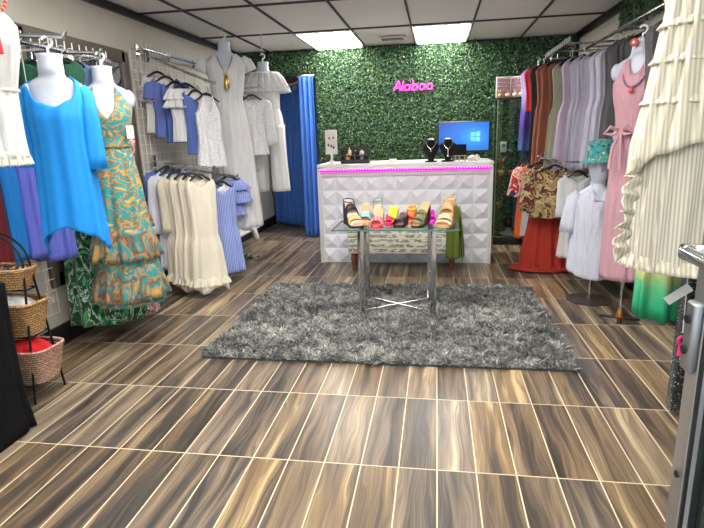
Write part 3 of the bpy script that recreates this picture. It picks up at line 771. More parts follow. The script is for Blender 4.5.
# ------------------------------------------------------------------ rails and gridwall
M_hang = plain('black hanger plastic', rgb(24, 22, 26), .4)
M_wire = plain('chrome wire', rgb(190, 190, 192), .3, .8)
M_torso = plain('white mannequin plastic', rgb(190, 195, 210), .35, var=.015)
M_wirew = plain('white coated wire', rgb(226, 226, 224), .45)
def gridwall(label, x, y0, y1, z0, z1, step=.076, mat=None, slat=False):
    t = thing('gridwall_panel', label, 'wire panel', (x, (y0 + y1) / 2, z0))
    w, h = y1 - y0, z1 - z0; m = MB()
    for k in range(int(round(w / step)) + 1): 
        y = -w / 2 + min(k * step, w); m.tube([(0, y, 0), (0, y, h)], .0032, 5)
    for k in range(int(round(h / step)) + 1):
        z = min(k * step, h); m.tube([(.004, -w / 2, z), (.004, w / 2, z)], .0032, 5)
    m.build('wire_grid', mat or M_wirew, t)
    b = MB()
    for y in (-w / 2 + .05, w / 2 - .05):
        for z in (h * .12, h * .88): b.box((-.014, y, z), (.03, .02, .03))
    b.build('wall_bracket', M_wirew, t, smooth=False)
gridwall('white wire grid low on the left wall behind the blue dress and basket rack', XL + .03, 2.25, 3.02, .24, 1.02)
gridwall('upper white wire grid on the left wall behind the blue dress hangers', XL + .03, 1.75, 3.02, 1.35, 2.0)
gridwall('white wire grid on the left wall carrying the white and blue blouses', XL + .03, 4.28, 5.55, .62, 2.08)
gridwall('narrow white wire grid on the left wall behind the white lace top', XL + .03, 5.66, 6.1, .62, 2.0)
def arm(label, a, b, cat='clothes rail', balls=True, name='clothes_rail', hooks=0):
    base = (a[0], a[1], a[2]); t = thing(name, label, cat, base)
    A, B = Vector((0, 0, 0)), Vector(b) - Vector(a); d = B.normalized()
    MB().tube([A, B], .0115, 10).build('bar', M_chrome, t)
    MB().box((.0, 0, 0), (.02, .05, .10), rz=0, bev=.003).build('mount', M_chrome, t)
    e = MB(); e.tube([B - d * .004, B + d * .006 + Vector((0, 0, .006)), B + d * .012 + Vector((0, 0, .024))], .0115, 8); e.build('end_stop', M_chrome, t)
    return t
def rail(label, x, y0, y1, z, wall_x, n=3, slats=False, name='clothes_rail'):
    t = thing(name, label, 'clothes rail', (x, (y0 + y1) / 2, z)); w = y1 - y0
    MB().tube([(0, -w / 2, 0), (0, w / 2, 0)], .0145, 12).build('tube', M_chrome, t)
    for k in range(n):
        y = -w / 2 + .06 + k * (w - .12) / max(1, n - 1)
        b = MB(); b.tube([(0, y, .0), (wall_x - x, y, .0)], .009, 8); b.box((wall_x - x, y, 0), (.012, .05, .08))
        b.build('bracket', M_chrome, t)
    if slats:
        for k in range(int(w / .07)):
            MB().tube([(0, -w / 2 + .04 + k * .07, .01), (0, -w / 2 + .04 + k * .07, .058)], .0035, 6).build('prong', M_wirew, t)
    return t

def hanger(x, y, z, rz, railz, what, sw=.16, up=None):
    t = thing('clothes_hanger', 'black hanger holding ' + what, 'hanger', (x, y, z), rz, 'black clothes hangers')
    MB().tube([(-sw, 0, -.062), (-sw * .6, 0, -.034), (-.03, 0, -.004), (0, 0, .004), (.03, 0, -.004), (sw * .6, 0, -.034), (sw, 0, -.062)], [.006, .008, .010, .011, .010, .008, .006], 8).build('shoulders', M_hang, t)
    hz = max(.035, railz - z)
    P = [(0, 0, .0), (0, 0, hz - .02)] + arc((.0, 0, hz - .0), .018, -PI / 2, PI * .9, 10)
    MB().tube(P, .0025, 6).build('hook', M_wire, t)
_s = [100]
def hung(name, label, cat, mat, x, y, zt, L, rz=0, railz=None, sw=.18, nw=.09, bw=None, ww=None, hw=.2, b=.05, bh=.075, wz=.38, fold=(.004, .016, 9),
         dip=.09, sleeve=None, hem=None, group=None, what=None, hang=True, frills=(), strap=False, N=64, M=26, extra=None, ex=.9):
    _s[0] += 1; sd = _s[0]
    bw = bw or sw * .9; ww = ww or bw * .92
    t = thing(name, label, cat, (x, y, zt - L), rz, group)
    wz = min(wz, L * .6)
    if strap:
        prof = [(L, nw * .9, .02), (L - .06, bw * .82, b * .8), (L - .13, bw * .95, b), (L - .2, bw, b), (L - wz, ww, b * .95), (L - wz - .1, (ww + hw) / 2 * 1.0, (b + bh) / 2), (0, hw, bh)]
        top = [(0, .17), (38, .13), (62, .0), (118, .0), (142, .13), (180, .17), (218, .13), (243, .0), (258, .11), (270, .15), (282, .11), (297, .0), (322, .13)]
    else:
        prof = [(L, nw, .022), (L - .018, nw + .03, .032), (L - .05, sw * .96, .042), (L - .085, sw, b * .9), (L - .2, bw, b), (L - wz, ww, b * .95), (L - wz - .1, (ww + hw) / 2, (b + bh) / 2), (0, hw, bh)]
        top = [(0, .0), (60, .02), (90, .04), (120, .02), (180, .0), (235, dip * .5), (270, dip), (305, dip * .5)]
    prof = [p for i, p in enumerate(prof) if i == len(prof) - 1 or p[0] > 0.03]
    MB().rings(shell(prof, N, M, top, hem, fold, sd, ex=ex)).build('body', mat, t, 'all', solid=.003)
    if sleeve:
        ln, r0, r1, out = sleeve[:4]; sm = sleeve[4] if len(sleeve) > 4 else mat
        for s in (-1, 1):
            P = [(s * (sw * .80), 0, L - .062), (s * (sw + .005), -.002, L - .085), (s * (sw + out * .45), -.006, L - .08 - ln * .4), (s * (sw + out), -.01, L - .08 - ln)]
            P = [tuple(np.array([np.interp(q, range(4), [p[k] for p in P]) for k in range(3)])) for q in np.linspace(0, 3, 13)]
            rr = list(np.interp(np.linspace(0, 3, 13), range(4), [r0 * .7, r0, (r0 + r1) / 2, r1]))
            MB().rings(limb(P, rr, 18, .12, sd + int(s), .55), True, True, False).build('sleeve', sm, t, 'all', solid=.003)
    for k, (z1, a1, b1, z2, a2, b2, mt) in enumerate(frills):
        MB().rings(flounce((L - z1, a1, b1, 0), (L - z2, a2, b2, 0), sd * 3 + k, n=15, amp=.014)).build('ruffle', mt or mat, t, 'all', solid=.003)
    if extra: extra(t, L)
    if hang: hanger(x, y, zt + .008, rz, railz if railz else zt + .07, what or label.split(' on ')[0], sw=sw * .88)
    return t

# a hanging or standing dress form: neck, shoulders, bust, waist, hips
def torso(label, x, y, zneck, rz, scale=1.0, ws=1.0, hook=None, stand=None, hem=.62, head=False, tilt=0, cat='mannequin', hcol=None):
    s = scale; t = thing('mannequin_torso', label, cat, (x, y, zneck - hem * s), rz)
    Z = lambda d: (hem - d) * s
    prof = [(Z(0), .060, .056, .012), (Z(.03), .056, .053, .010), (Z(.08), .059, .055, .004), (Z(.105), .085, .06, .004), (Z(.125), .15, .066, .004), (Z(.155), .192, .07, .002), (Z(.2), .198, .078, -.002), (Z(.26), .172, .10, -.012),
            (Z(.31), .158, .118, -.022), (Z(.36), .145, .108, -.014), (Z(.45), .122, .088, 0), (Z(.53), .15, .105, .004), (Z(hem), .17, .115, .008)]
    prof = [(z, a * s * (ws if i > 2 else 1), b * s * (ws if i > 2 else 1), c * s) for i, (z, a, b, c) in enumerate(prof)]
    b = MB().rings(shell(prof, 48, 40, fold=(0, 0, 5), ex=1.0, blur=2), True, True, True)
    b.build('body', M_torso, t, 'all')
    for sx in (-1, 1): MB().ball((sx * .178 * s * ws, .0, Z(.19)), (.042 * s * ws, .055 * s * ws, .055 * s), 16).build('arm_stub', M_torso, t, 'all')
    if hook:
        P = [(0, 0, Z(0) - .01), (0, 0, Z(0) + .03)] + arc((.0, 0, Z(0) + .055), .024, -PI / 2, PI * .85, 10)
        m = MB().tube(P, .0065, 8)
        m.build('hook', plain('white hook plastic', rgb(236, 236, 236), .35), t)
    if stand:
        zf = -(zneck - hem * s)
        MB().tube([(0, 0, .02), (0, 0, zf + .012)], .011, 12).build('pole', M_chrome, t)
        MB().lathe([(.15, zf), (.15, zf + .008), (.03, zf + .02), (.018, zf + .05)], 28).build('base', stand, t)
    return t, s
def wire(label, x, y, z0, z1):
    t = thing('hanging_wire', label, 'wire', (x, y, z0)); m = MB().tube([(0, 0, 0), (0, 0, z1 - z0)], .0022, 6); m.build('wire_line', M_wire, t); 
    MB().lathe([(.012, z1 - z0 - .006), (.012, z1 - z0)], 12).build('ceiling_clip', M_wirew, t)

# ------------------------------------------------------------------ fabrics
C_white = cloth('white cotton', rgb(214, 213, 214)); C_white2 = cloth('white gauze', rgb(206, 205, 204)); C_lace = lace('white lace', rgb(222, 221, 221), rgb(200, 200, 206), 70)
C_cream = cloth('cream cotton', rgb(228, 220, 202)); C_cream2 = cloth('cream linen', rgb(220, 211, 191))
C_blue = cloth('periwinkle cotton', rgb(98, 118, 186)); C_blue2 = cloth('mid blue cotton', rgb(84, 106, 176)); C_peri = cloth('violet blue jersey', rgb(92, 100, 190))
C_strb = striped('blue pinstripe', rgb(98, 120, 196), rgb(166, 180, 226), 420); C_lavw = striped('pale blue white stripe', rgb(206, 208, 224), rgb(226, 226, 232), 700)
C_azure = cloth('azure jersey', rgb(0, 136, 222), .7, var=.04, crk=2)
C_teal = printed('teal and amber scroll print', [(0, rgb(28, 104, 112)), (.43, rgb(52, 142, 140)), (.475, rgb(198, 150, 62)), (.51, rgb(140, 88, 50)), (.54, rgb(46, 132, 132)), (.60, rgb(50, 140, 138)), (.66, rgb(216, 168, 70))], 13, .7, (1, 1, 1.3), interp='LINEAR', detail=5)
C_teal2 = printed('teal amber tier print', [(0, rgb(22, 92, 102)), (.41, rgb(44, 130, 130)), (.46, rgb(176, 120, 62)), (.52, rgb(92, 68, 46)), (.57, rgb(40, 120, 122)), (.67, rgb(200, 146, 64))], 9, .8, (1, 1, .8), interp='LINEAR', detail=5)
C_palm = printed('palm leaf print', [(0, rgb(18, 40, 34)), (.42, rgb(34, 128, 74)), (.5, rgb(186, 204, 186)), (.54, rgb(22, 66, 44)), (.64, rgb(70, 168, 96))], 13, 1.2, (1, 1, .6))
C_pinkf = printed('pink floral print', [(0, rgb(190, 112, 128)), (.45, rgb(222, 182, 176)), (.56, rgb(150, 70, 90))], 22, 1.0)
C_mint, C_maroon, C_dkgreen = cloth('mint cotton', rgb(112, 176, 146)), cloth('maroon jersey', rgb(116, 28, 40)), cloth('dark green jersey', rgb(24, 74, 52))
C_denim = cloth('washed denim', rgb(96, 118, 158)); C_blk = cloth('black fabric', rgb(20, 19, 23)); C_navy = cloth('navy fabric', rgb(30, 34, 62))

# ------------------------------------------------------------------ left wall, front: white dress, blue dress, patterned dress
rail('long chrome rail along the left wall behind the blue dress', -2.24, 1.95, 3.56, 1.88, XL + .04, 4, True)
rail('chrome hook strip on the white grid above the blouses', XL + .10, 4.32, 5.5, 2.085, XL + .04, 3, True, 'hook_strip')
arm('chrome arm from the left wall holding the white sundress form', (XL + .05, 1.98, 2.08), (-1.77, 1.98, 2.04))
arm('chrome arm from the left wall holding the blue dress form', (XL + .05, 2.56, 1.90), (-1.80, 2.50, 1.84))
arm('chrome arm from the left wall holding the patterned dress form', (XL + .05, 3.16, 1.90), (-1.98, 3.06, 1.85))
torso('white hanging form inside the white sundress at the left edge', -1.805, 1.98, 1.95, .55, 1.0, .58, hook=True)
def sundress():
    t = thing('sundress', 'short white sundress with lace hem and waist tie at the left edge', 'dress', (-1.805, 1.98, 1.28), .55); L = .54
    prof = [(L, .15, .09, -.01), (L - .10, .147, .11, -.015), (L - .2, .125, .098, -.01), (L - .27, .108, .08), (L - .36, .105, .08), (L - .46, .104, .088), (0, .108, .095)]
    MB().rings(shell(prof, 90, 28, [(0, .03), (55, -.02), (90, .05), (125, -.02), (180, .03), (240, -.03), (270, .07), (300, -.03)], None, (.003, .014, 16), 5)).build('body', C_white2, t, 'all', solid=.003)
    MB().rings(flounce((.03, .107, .094, 0), (-.030, .115, .10, 0), 8, n=26, amp=.010)).build('lace_hem', lace('cream lace hem', rgb(232, 228, 214), rgb(206, 200, 184), 120), t, 'all', solid=.003)
    m = MB(); m.tube([(.113 * math.cos(a), .085 * math.sin(a), L - .27) for a in np.linspace(0, 2 * PI, 33)[:-1]], .008, 8, closed=True)
    m.tube([(.03, -.09, L - .27), (.035, -.11, L - .34), (.03, -.125, L - .44)], .006, 6); m.build('waist_tie', C_cream2, t)
sundress()
def bead_necklace(label, x, y, z, rz, a, b, drop, c1, c2, tassel):
    t = thing('bead_necklace', label, 'necklace', (x, y, z), rz); n = 44
    B0 = MB().ball((0, 0, 0), .0075, 6).build('bead', c1, t); B0.data.materials.append(c2)
    for k in range(n):
        q = k / (n - 1); th = PI + PI * q
        px = a * math.cos(th); pz = -drop * math.sin(PI * q) ** 1.1; py = -b * math.sin(PI * q) ** .5 - .004
        o = B0 if k == 0 else B0.copy()
        if k: COL.objects.link(o); o.parent = t
        o.location = (px, py, pz)
        o.material_slots[0].link = 'OBJECT'; o.material_slots[0].material = c1 if k % 3 else c2
    p = MB(); p.ball((0, -b - .012, -drop - .02), .017, 10); p.build('pendant_bead', c2, t)
    if tassel: MB().lathe([(.006, -drop - .035), (.013, -drop - .05), (.016, -drop - .10), (.02, -drop - .145)], 12, (0, -b - .012, 0)).build('tassel', tassel, t)
M_redb = plain('red bead', rgb(172, 40, 48), .35); M_wood = plain('wood bead', rgb(214, 180, 140), .5)
bead_necklace('red and cream bead necklace with red tassel on the white sundress', -1.805, 1.98, 1.925, 1.05, .09, .185, .11, M_redb, M_wood, plain('red tassel', rgb(190, 30, 44), .8))

torso('white hanging form wearing the bright blue dress', -1.895, 2.50, 1.765, .42, 1.0, .66, hook=True)
def blue_dress():
    t = thing('blue_dress', 'bright azure blue off-shoulder jersey dress on the white form', 'dress', (-1.895, 2.50, .86), .42); L = .80
    prof = [(L, .075, .058), (L - .02, .11, .062), (L - .055, .138, .068), (L - .11, .144, .08, -.006), (L - .2, .134, .098, -.015), (L - .32, .130, .096, -.01), (L - .5, .138, .102), (0, .152, .11)]
    top = [(0, .0), (35, .0), (90, .02), (150, .0), (180, .02), (215, .05), (250, .13), (275, .15), (300, .12), (330, .03)]
    hem = [(0, -.09), (45, .03), (90, .06), (135, .04), (180, -.10), (225, .02), (262, .05), (310, -.0), (335, -.05)]
    MB().rings(shell(prof, 96, 36, top, hem, (.003, .016, 9), 21)).build('body', C_azure, t, 'all', solid=.003)
    for s, ln in ((-1, .34), (1, .36)):
        P = [(s * .115, 0, L - .06), (s * .14, -.0, L - .10), (s * .148, -.015, L - .18), (s * .150, -.02, L - .10 - ln)]
        P = [tuple(np.array([np.interp(q, range(4), [p[k] for p in P]) for k in range(3)])) for q in np.linspace(0, 3, 13)]
        MB().rings(limb(P, list(np.interp(np.linspace(0, 3, 13), range(4), [.032, .038, .042, .050])), 22, .16, 3 + s, .9), True, True, False).build('sleeve', C_azure, t, 'all', solid=.003)
blue_dress()

torso('white hanging form wearing the teal and amber dress', -1.985, 3.06, 1.775, .55, 1.0, .76, hook=True)
def teal_dress():
    t = thing('halter_dress', 'teal and amber patterned V-neck maxi dress on the white form', 'dress', (-1.985, 3.06, .30), .55); L = 1.36
    prof = [(L, .09, .06), (L - .03, .125, .068), (L - .1, .148, .086, -.008), (L - .17, .138, .105, -.015), (L - .24, .122, .094, -.008), (L - .32, .104, .08), (L - .40, .112, .085), (L - .6, .145, .11), (L - .9, .165, .125), (0, .20, .15)]
    top = [(0, .14), (30, .10), (55, .0), (90, .16), (125, .0), (150, .10), (180, .14), (212, .10), (236, .0), (262, .16), (270, .19), (278, .16), (304, .0), (328, .10)]
    MB().rings(shell(prof, 96, 44, top, None, (.002, .026, 11), 31)).build('body', C_teal, t, 'all', solid=.003)
    for z1, z2, a, sd in ((L - .86, L - 1.06, .168, 4), (L - 1.1, L - 1.32, .188, 9)):
        MB().rings(flounce((z1, a, a * .75, 0), (z2, a + .04, a * .75 + .04, 0), sd, n=12, amp=.018)).build('tier', C_teal2, t, 'all', solid=.003)
    MB().rings(shell([(L - .26, .122, .096), (L - .29, .112, .088), (L - .32, .108, .085), (L - .36, .114, .089)], 64, 8, None, None, (.002, .002, 30), 3)).build('waistband', C_teal, t, 'all', solid=.003)
    tg = MB().box((.115, -.08, L - .27), (.045, .004, .075), rz=.5); tg.build('paper_tag', M_white, t, smooth=False)
teal_dress()
R18 = dict(railz=1.80)
hung('mint_dress', 'mint green garment at the far left edge, behind the white sundress', 'dress', C_mint, -2.40, 2.30, 1.62, 1.00, .55, 1.88, what='the mint green garment at the left edge', sw=.1, hw=.11)
hung('maroon_dress', 'maroon garment showing as a thin strip behind the white sundress', 'dress', C_maroon, -2.385, 2.46, 1.62, 0.93, .5, 1.88, what='the maroon garment on the left rail', sw=.09, hw=.09)
hung('azure_tunic', 'blue tunic strip hanging left of the two violet-blue dresses', 'dress', cloth('strong blue jersey', rgb(20, 120, 196)), -2.375, 2.58, 1.62, 0.92, .5, 1.88, what='the blue tunic left of the violet-blue dresses', sw=.09, hw=.09)
hung('violet_dress', 'violet-blue jersey dress, the left of two beside the azure dress', 'dress', C_peri, -2.34, 2.70, 1.62, 0.93, .5, 1.88, what='the left violet-blue dress', sw=.1, hw=.09, fold=(.004, .02, 7))
hung('violet_dress', 'violet-blue jersey dress, the right of two tucked beside the azure dress', 'dress', C_peri, -2.27, 2.78, 1.62, 0.96, .5, 1.88, what='the right violet-blue dress', sw=.11, hw=.11, fold=(.004, .02, 7))
hung('green_blouse', 'dark green top on the left rail behind the neck of the azure dress', 'top', C_dkgreen, -2.20, 2.90, 1.82, 0.58, .45, 1.88, what='the dark green top on the left rail', hw=.17)
hung('denim_shirt', 'washed denim shirt on the left rail behind the azure dress shoulder', 'shirt', C_denim, -2.20, 3.02, 1.81, 0.63, .45, 1.88, what='the denim shirt on the left rail', hw=.18)
hung('palm_dress', 'green and white palm-leaf print dress hanging low behind the azure dress', 'dress', C_palm, -2.22, 3.13, 1.80, 1.66, .45, 1.88, what='the palm-leaf dress', hw=.23, bh=.10, fold=(.004, .028, 8))
hung('black_dress', 'black garment on the left rail between the two dressed forms', 'dress', C_blk, -2.24, 3.24, 1.81, 1.03, .45, 1.88, what='the black garment on the left rail', hw=.17)
hung('floral_dress', 'dusty pink floral dress with its hem showing under the patterned tiers', 'dress', C_pinkf, -2.26, 3.44, 1.44, 1.36, .45, 1.88, what='the dusty pink floral dress', hw=.2, bh=.09)
hung('tiered_dress', 'teal and rust tiered dress hanging right behind the teal V-neck dress', 'dress', C_teal2, -2.15, 3.34, 1.48, 1.18, .62, 1.88, what='the teal and rust tiered dress', sw=.11, bw=.10, hw=.19, bh=.12, fold=(.004, .03, 9),
     frills=((.51, .135, .085, .74, .18, .12, None), (.81, .165, .105, 1.12, .205, .14, None)))

# framed mirror on the left wall
t = thing('framed_mirror', 'tall mirror with a grey-brown frame on the left wall behind the patterned dress', 'mirror', (XL + .02, 3.62, .40))
mf = plain('grey brown frame', rgb(112, 102, 92), .5); f = MB()
for y in (-.57, .57): f.box((.0, y, .82), (.035, .10, 1.64), bev=.006)
for z in (.05, 1.60): f.box((.0, 0, z), (.035, 1.14, .10), bev=.006)
f.build('frame', mf, t)
MB().box((-.006, 0, .82), (.01, 1.06, 1.5)).build('mirror_glass', plain('silvered glass', rgb(190, 194, 192), .06, 1.0), t, smooth=False)

# ------------------------------------------------------------------ left wall, middle: white and blue tops
UA, UB = np.array((XL + .05, 4.50, 2.05)), np.array((-1.83, 4.37, 1.78))
arm('slanting chrome arm carrying the white and blue blouses', tuple(UA), tuple(UB))
def on_arm(x): q = (x - UA[0]) / (UB[0] - UA[0]); return UA + (UB - UA) * q
RZ = .88
def top_row(x, dz, **k):
    p = on_arm(x); return dict(x=p[0], y=p[1], zt=p[2] - dz, railz=p[2], b=.032, bh=.05)
def puff(t, L, mat, sw=.18, r=.07):
    for s in (-1, 1):
        P = [(s * sw * .75, 0, L - .05), (s * sw, 0, L - .07), (s * (sw + .05), -.005, L - .11), (s * (sw + .065), -.01, L - .17)]
        MB().rings(limb(P, [r * .55, r * .95, r, r * .6], 24, .22, 5 + s, .8), True, True, False).build('puff_sleeve', mat, t, 'all', solid=.003)
k = top_row(-2.385, .11); hung('ruffled_blouse', 'white ruffled blouse nearest the wall on the slanting arm', 'blouse', C_white, rz=RZ, L=.50, sw=.15, hw=.15, fold=(.004, .012, 9), hang=True, what='the white ruffled blouse nearest the wall',
     frills=((.04, .11, .05, .15, .165, .085, C_lace), (.13, .145, .065, .24, .165, .09, C_lace)), **k)
k = top_row(-2.305, .12); hung('blue_blouse', 'plain periwinkle blue blouse second from the wall on the slanting arm', 'blouse', C_blue, rz=RZ, L=.50, sw=.145, hw=.14, sleeve=(.10, .045, .05, .02), what='the periwinkle blouse', **k)
k = top_row(-2.215, .13); hung('blue_blouse', 'mid blue blouse peeking out behind the white ruffled-shoulder top', 'blouse', C_blue2, rz=RZ, L=.50, sw=.13, hw=.12, what='the mid blue blouse behind the ruffled top', **k)
k = top_row(-2.115, .11); hung('ruffle_shoulder_top', 'white short top with ruffled shoulders and a scooped neck, front of the slanting arm', 'top', C_white, rz=RZ, L=.47, sw=.165, nw=.105, hw=.15, ww=.135, dip=.15, what='the white ruffled-shoulder top',
     frills=((.035, .15, .045, .125, .195, .085, C_white), (.11, .165, .055, .19, .205, .09, C_white)), **k)
k = top_row(-2.02, .13); hung('blue_blouse', 'long blue blouse between the ruffled-shoulder top and the lace camisole', 'blouse', C_blue2, rz=RZ, L=.52, sw=.115, hw=.11, what='the long blue blouse by the camisole', **k)
k = top_row(-1.915, .12); hung('lace_camisole', 'white lace camisole with thin straps at the end of the slanting arm', 'top', C_lace, rz=RZ, L=.60, sw=.13, bw=.115, hw=.13, strap=True, what='the white lace camisole', **k)

arm('short chrome arm carrying the white lace top with long sleeves', (XL + .05, 5.86, 1.86), (-1.74, 5.22, 1.82))
hung('lace_blouse', 'white lace blouse with hanging sleeves between the two tall white forms', 'blouse', C_lace, -1.83, 5.28, 1.74, .58, .35, 1.825, sw=.14, hw=.14, sleeve=(.40, .045, .05, .04), what='the white lace blouse between the forms')
hung('white_blouse', 'plain white blouse on the short arm, behind the lace blouse', 'blouse', C_white2, -2.02, 5.46, 1.75, .75, .35, 1.83, sw=.15, hw=.16, what='the plain white blouse behind the lace one')

torso('tall white form wearing a long white dress and gold pendant', -1.975, 5.02, 2.215, .35, 1.0, .92, hook=True)
wire('thin wire holding the form in the long white dress to the ceiling', -1.975, 5.02, 2.245, H - .01)
def long_white():
    t = thing('maxi_dress', 'long white gauze maxi dress on the tall form left of the curtains', 'dress', (-1.975, 5.02, .47), .35); L = 1.60
    prof = [(L, .17, .085), (L - .04, .20, .095), (L - .12, .182, .115, -.01), (L - .2, .162, .118, -.02), (L - .3, .15, .1), (L - .38, .132, .092), (L - .5, .155, .12), (L - .8, .19, .15), (0, .24, .19)]
    top = [(0, .06), (35, .02), (60, -.03), (90, .05), (120, -.03), (145, .02), (180, .06), (215, .02), (235, -.03), (270, .10), (305, -.03), (325, .02)]
    MB().rings(shell(prof, 110, 40, top, None, (.002, .02, 17), 41)).build('body', C_white, t, 'all', solid=.003)
    for s in (-1, 1):
        MB().rings(limb([(s * .15, 0, L - .02), (s * .2, 0, L - .05), (s * .225, 0, L - .12)], [.05, .06, .07], 20, .2, 4 + s, .8), True, True, False).build('cap_sleeve', C_white, t, 'all', solid=.003)
long_white()
n_ = thing('pendant_necklace', 'long gold pendant necklace hanging on the long white dress', 'necklace', (-1.975, 5.02, 2.12), .35)
MB().tube([(-.07, .0, 0), (-.065, -.06, -.05), (-.04, -.115, -.13), (0, -.15, -.215), (.04, -.115, -.13), (.065, -.06, -.05), (.07, 0, 0)], .003, 6).build('cord', plain('brown cord', rgb(96, 72, 56), .6), n_)
MB().lathe([(.001, 0), (.02, .01), (.026, .04), (.02, .1), (.012, .125), (.004, .13)], 12, (0, -.158, -.35)).build('pendant', M_goldm, n_)
MB().ball((0, -.155, -.205), (.022, .012, .02), 10).build('knot', M_wood, n_)

torso('white form in a ruffled crop top and white trousers beside the curtains', -1.80, 5.62, 2.10, .12, 1.0, hook=True)
wire('thin wire holding the form in the crop top to the ceiling', -1.80, 5.62, 2.13, H - .01)
t = thing('crop_top', 'white off-shoulder crop top with a wide ruffle on the form by the curtains', 'top', (-1.80, 5.62, 1.62), .12)
MB().rings(shell([(.33, .19, .09), (.26, .182, .118, -.015), (.18, .165, .126, -.02), (.1, .15, .11), (0, .145, .105)], 72, 16, None, None, (.003, .006, 15), 44)).build('body', C_white, t, 'all', solid=.003)
MB().rings(flounce((.375, .16, .088, 0), (.20, .255, .17, -.01), 46, n=18, amp=.02)).build('ruffle', C_white, t, 'all', solid=.003)
MB().rings(flounce((.27, .21, .13, 0), (.17, .262, .175, -.01), 49, n=19, amp=.02)).build('ruffle', C_white, t, 'all', solid=.003)
t = thing('wide_trousers', 'white wide-leg trousers on the form by the curtains', 'trousers', (-1.80, 5.62, .76), .12)
MB().rings(shell([(.92, .135, .098), (.88, .14, .103), (.80, .165, .125), (.70, .18, .13), (.66, .182, .125)], 72, 12, None, None, (.002, .005, 16), 50)).build('waist', C_white, t, 'all', solid=.003)
for s in (-1, 1):
    R = shell([(.70, .094, .122), (.6, .088, .12), (.3, .088, .11), (0, .094, .105)], 48, 18, None, None, (.003, .012, 9), 51 + s)
    MB().rings([[(p[0] + s * (.096 + .03 * (.7 - p[2])), p[1], p[2]) for p in r] for r in R]).build('trouser_leg', C_white, t, 'all', solid=.003)

# lower rail of dresses
arm('lower chrome arm carrying the cream and white dresses', (XL + .05, 4.42, 1.16), (-1.80, 4.13, 1.10))
arm('lower chrome arm carrying the striped blue dress', (XL + .05, 4.98, 1.06), (-1.76, 4.52, 1.0))
kw = dict(rz=.60)
hung('white_dress', 'white dress nearest the wall on the lower arm', 'dress', C_white, -2.37, 4.48, 1.08, .86, railz=1.15, sw=.13, hw=.13, what='the white dress nearest the wall, lower arm', **kw)
hung('blue_dress', 'periwinkle blue dress between white dresses on the lower arm', 'dress', C_blue, -2.35, 4.40, 1.10, .88, railz=1.15, sw=.16, hw=.17, sleeve=(.2, .05, .05, .02), what='the periwinkle dress on the lower arm', **kw)
hung('pale_dress', 'pale bluish white long-sleeved dress left of the cream dresses', 'dress', cloth('pale bluish white cotton', rgb(214, 217, 230)), -2.28, 4.33, 1.08, .86, railz=1.14, sw=.15, hw=.17, sleeve=(.46, .05, .055, .03), what='the pale bluish white dress', **kw)
for k, (x, y, zt, L, m, lb) in enumerate(((-2.20, 4.26, 1.06, .94, C_cream2, 'cream dress first from the left in the row of four, long sleeves'), (-2.11, 4.21, 1.05, .96, C_cream, 'cream dress second from the left in the row of four'),
                          (-2.02, 4.18, 1.05, .93, C_cream2, 'cream dress third from the left in the row of four'), (-1.94, 4.15, 1.04, .95, C_cream, 'cream dress at the right end of the row of four'))):
    hung('cream_dress', lb, 'dress', m, x, y, zt, L, railz=1.11, sw=.125, nw=.06, bw=.115, hw=.16, b=.045, bh=.075, wz=.5, fold=(.004, .02, 8), hem=[(0, -.05), (60, .02), (120, -.03), (200, .03), (250, -.05), (300, .01)],
         sleeve=(.42, .035, .04, .0) if k == 0 else None, frills=((.86, .15, .07, .935, .175, .09, None),), group='cream dresses on the lower arm', what=('the leftmost cream dress', 'the cream dress right of the leftmost one', 'the cream dress left of the rightmost one', 'the rightmost cream dress')[k], **kw)
hung('stripe_shirt_dress', 'white and lavender striped dress right of the cream dresses', 'dress', C_lavw, -1.99, 4.48, .96, .70, railz=1.02, sw=.13, hw=.14, sleeve=(.25, .04, .045, .01), what='the lavender striped dress', **kw)
hung('striped_dress', 'blue pinstriped dress with narrow skirt at the right end of the lower racks', 'dress', C_strb, -1.91, 4.52, .95, .82, railz=1.02, sw=.13, bw=.115, hw=.145, bh=.09, fold=(.004, .022, 10), what='the blue pinstriped dress', **kw)
hung('frill_blouse', 'blue pinstriped blouse with puffed frills right of the pinstriped dress', 'blouse', C_strb, -1.93, 4.74, .98, .36, railz=1.03, sw=.15, hw=.15, fold=(.004, .014, 10), what='the blue pinstriped frilled blouse',
     frills=((.03, .12, .05, .12, .20, .10, None), (.12, .16, .07, .24, .21, .11, None)), **kw)
# low shelf
t = thing('wall_shelf', 'small low white shelf on the left wall near the curtains', 'shelf', (XL, 5.95, .24))
MB().box((.16, 0, .0), (.32, .75, .022), bev=.003).build('board', M_white, t)
for y in (-.28, .28):
    MB().box((.012, y, -.06), (.02, .025, .12)).build('bracket', M_white, t, smooth=False)
    MB().tube([(.02, y, -.115), (.22, y, -.012)], .009, 6).build('strut', M_white, t)
t = thing('folded_cloth', 'folded white garment piled on the low wall shelf', 'clothing', (XL + .18, 5.72, .252), .3)
for k in range(3): MB().box((.0, .0, .022 + k * .043), (.22 - .015 * k, .26 - .02 * k, .04), rz=.1 * k, bev=.016).build('fold', C_white, t)
t = thing('sleeve_roll', 'rolled white cloth hanging over the right edge of the low wall shelf', 'cloth', (XL + .332, 6.02, .10), .2)
MB().rings(limb([(-.13, 0, .178), (-.06, 0, .190), (-.01, 0, .186), (.02, 0, .15), (.035, 0, .08), (.055, 0, .02)], [.026, .03, .032, .034, .036, .03], 18, .1, 3, 1), True, True, True).build('roll', C_white, t, 'all')

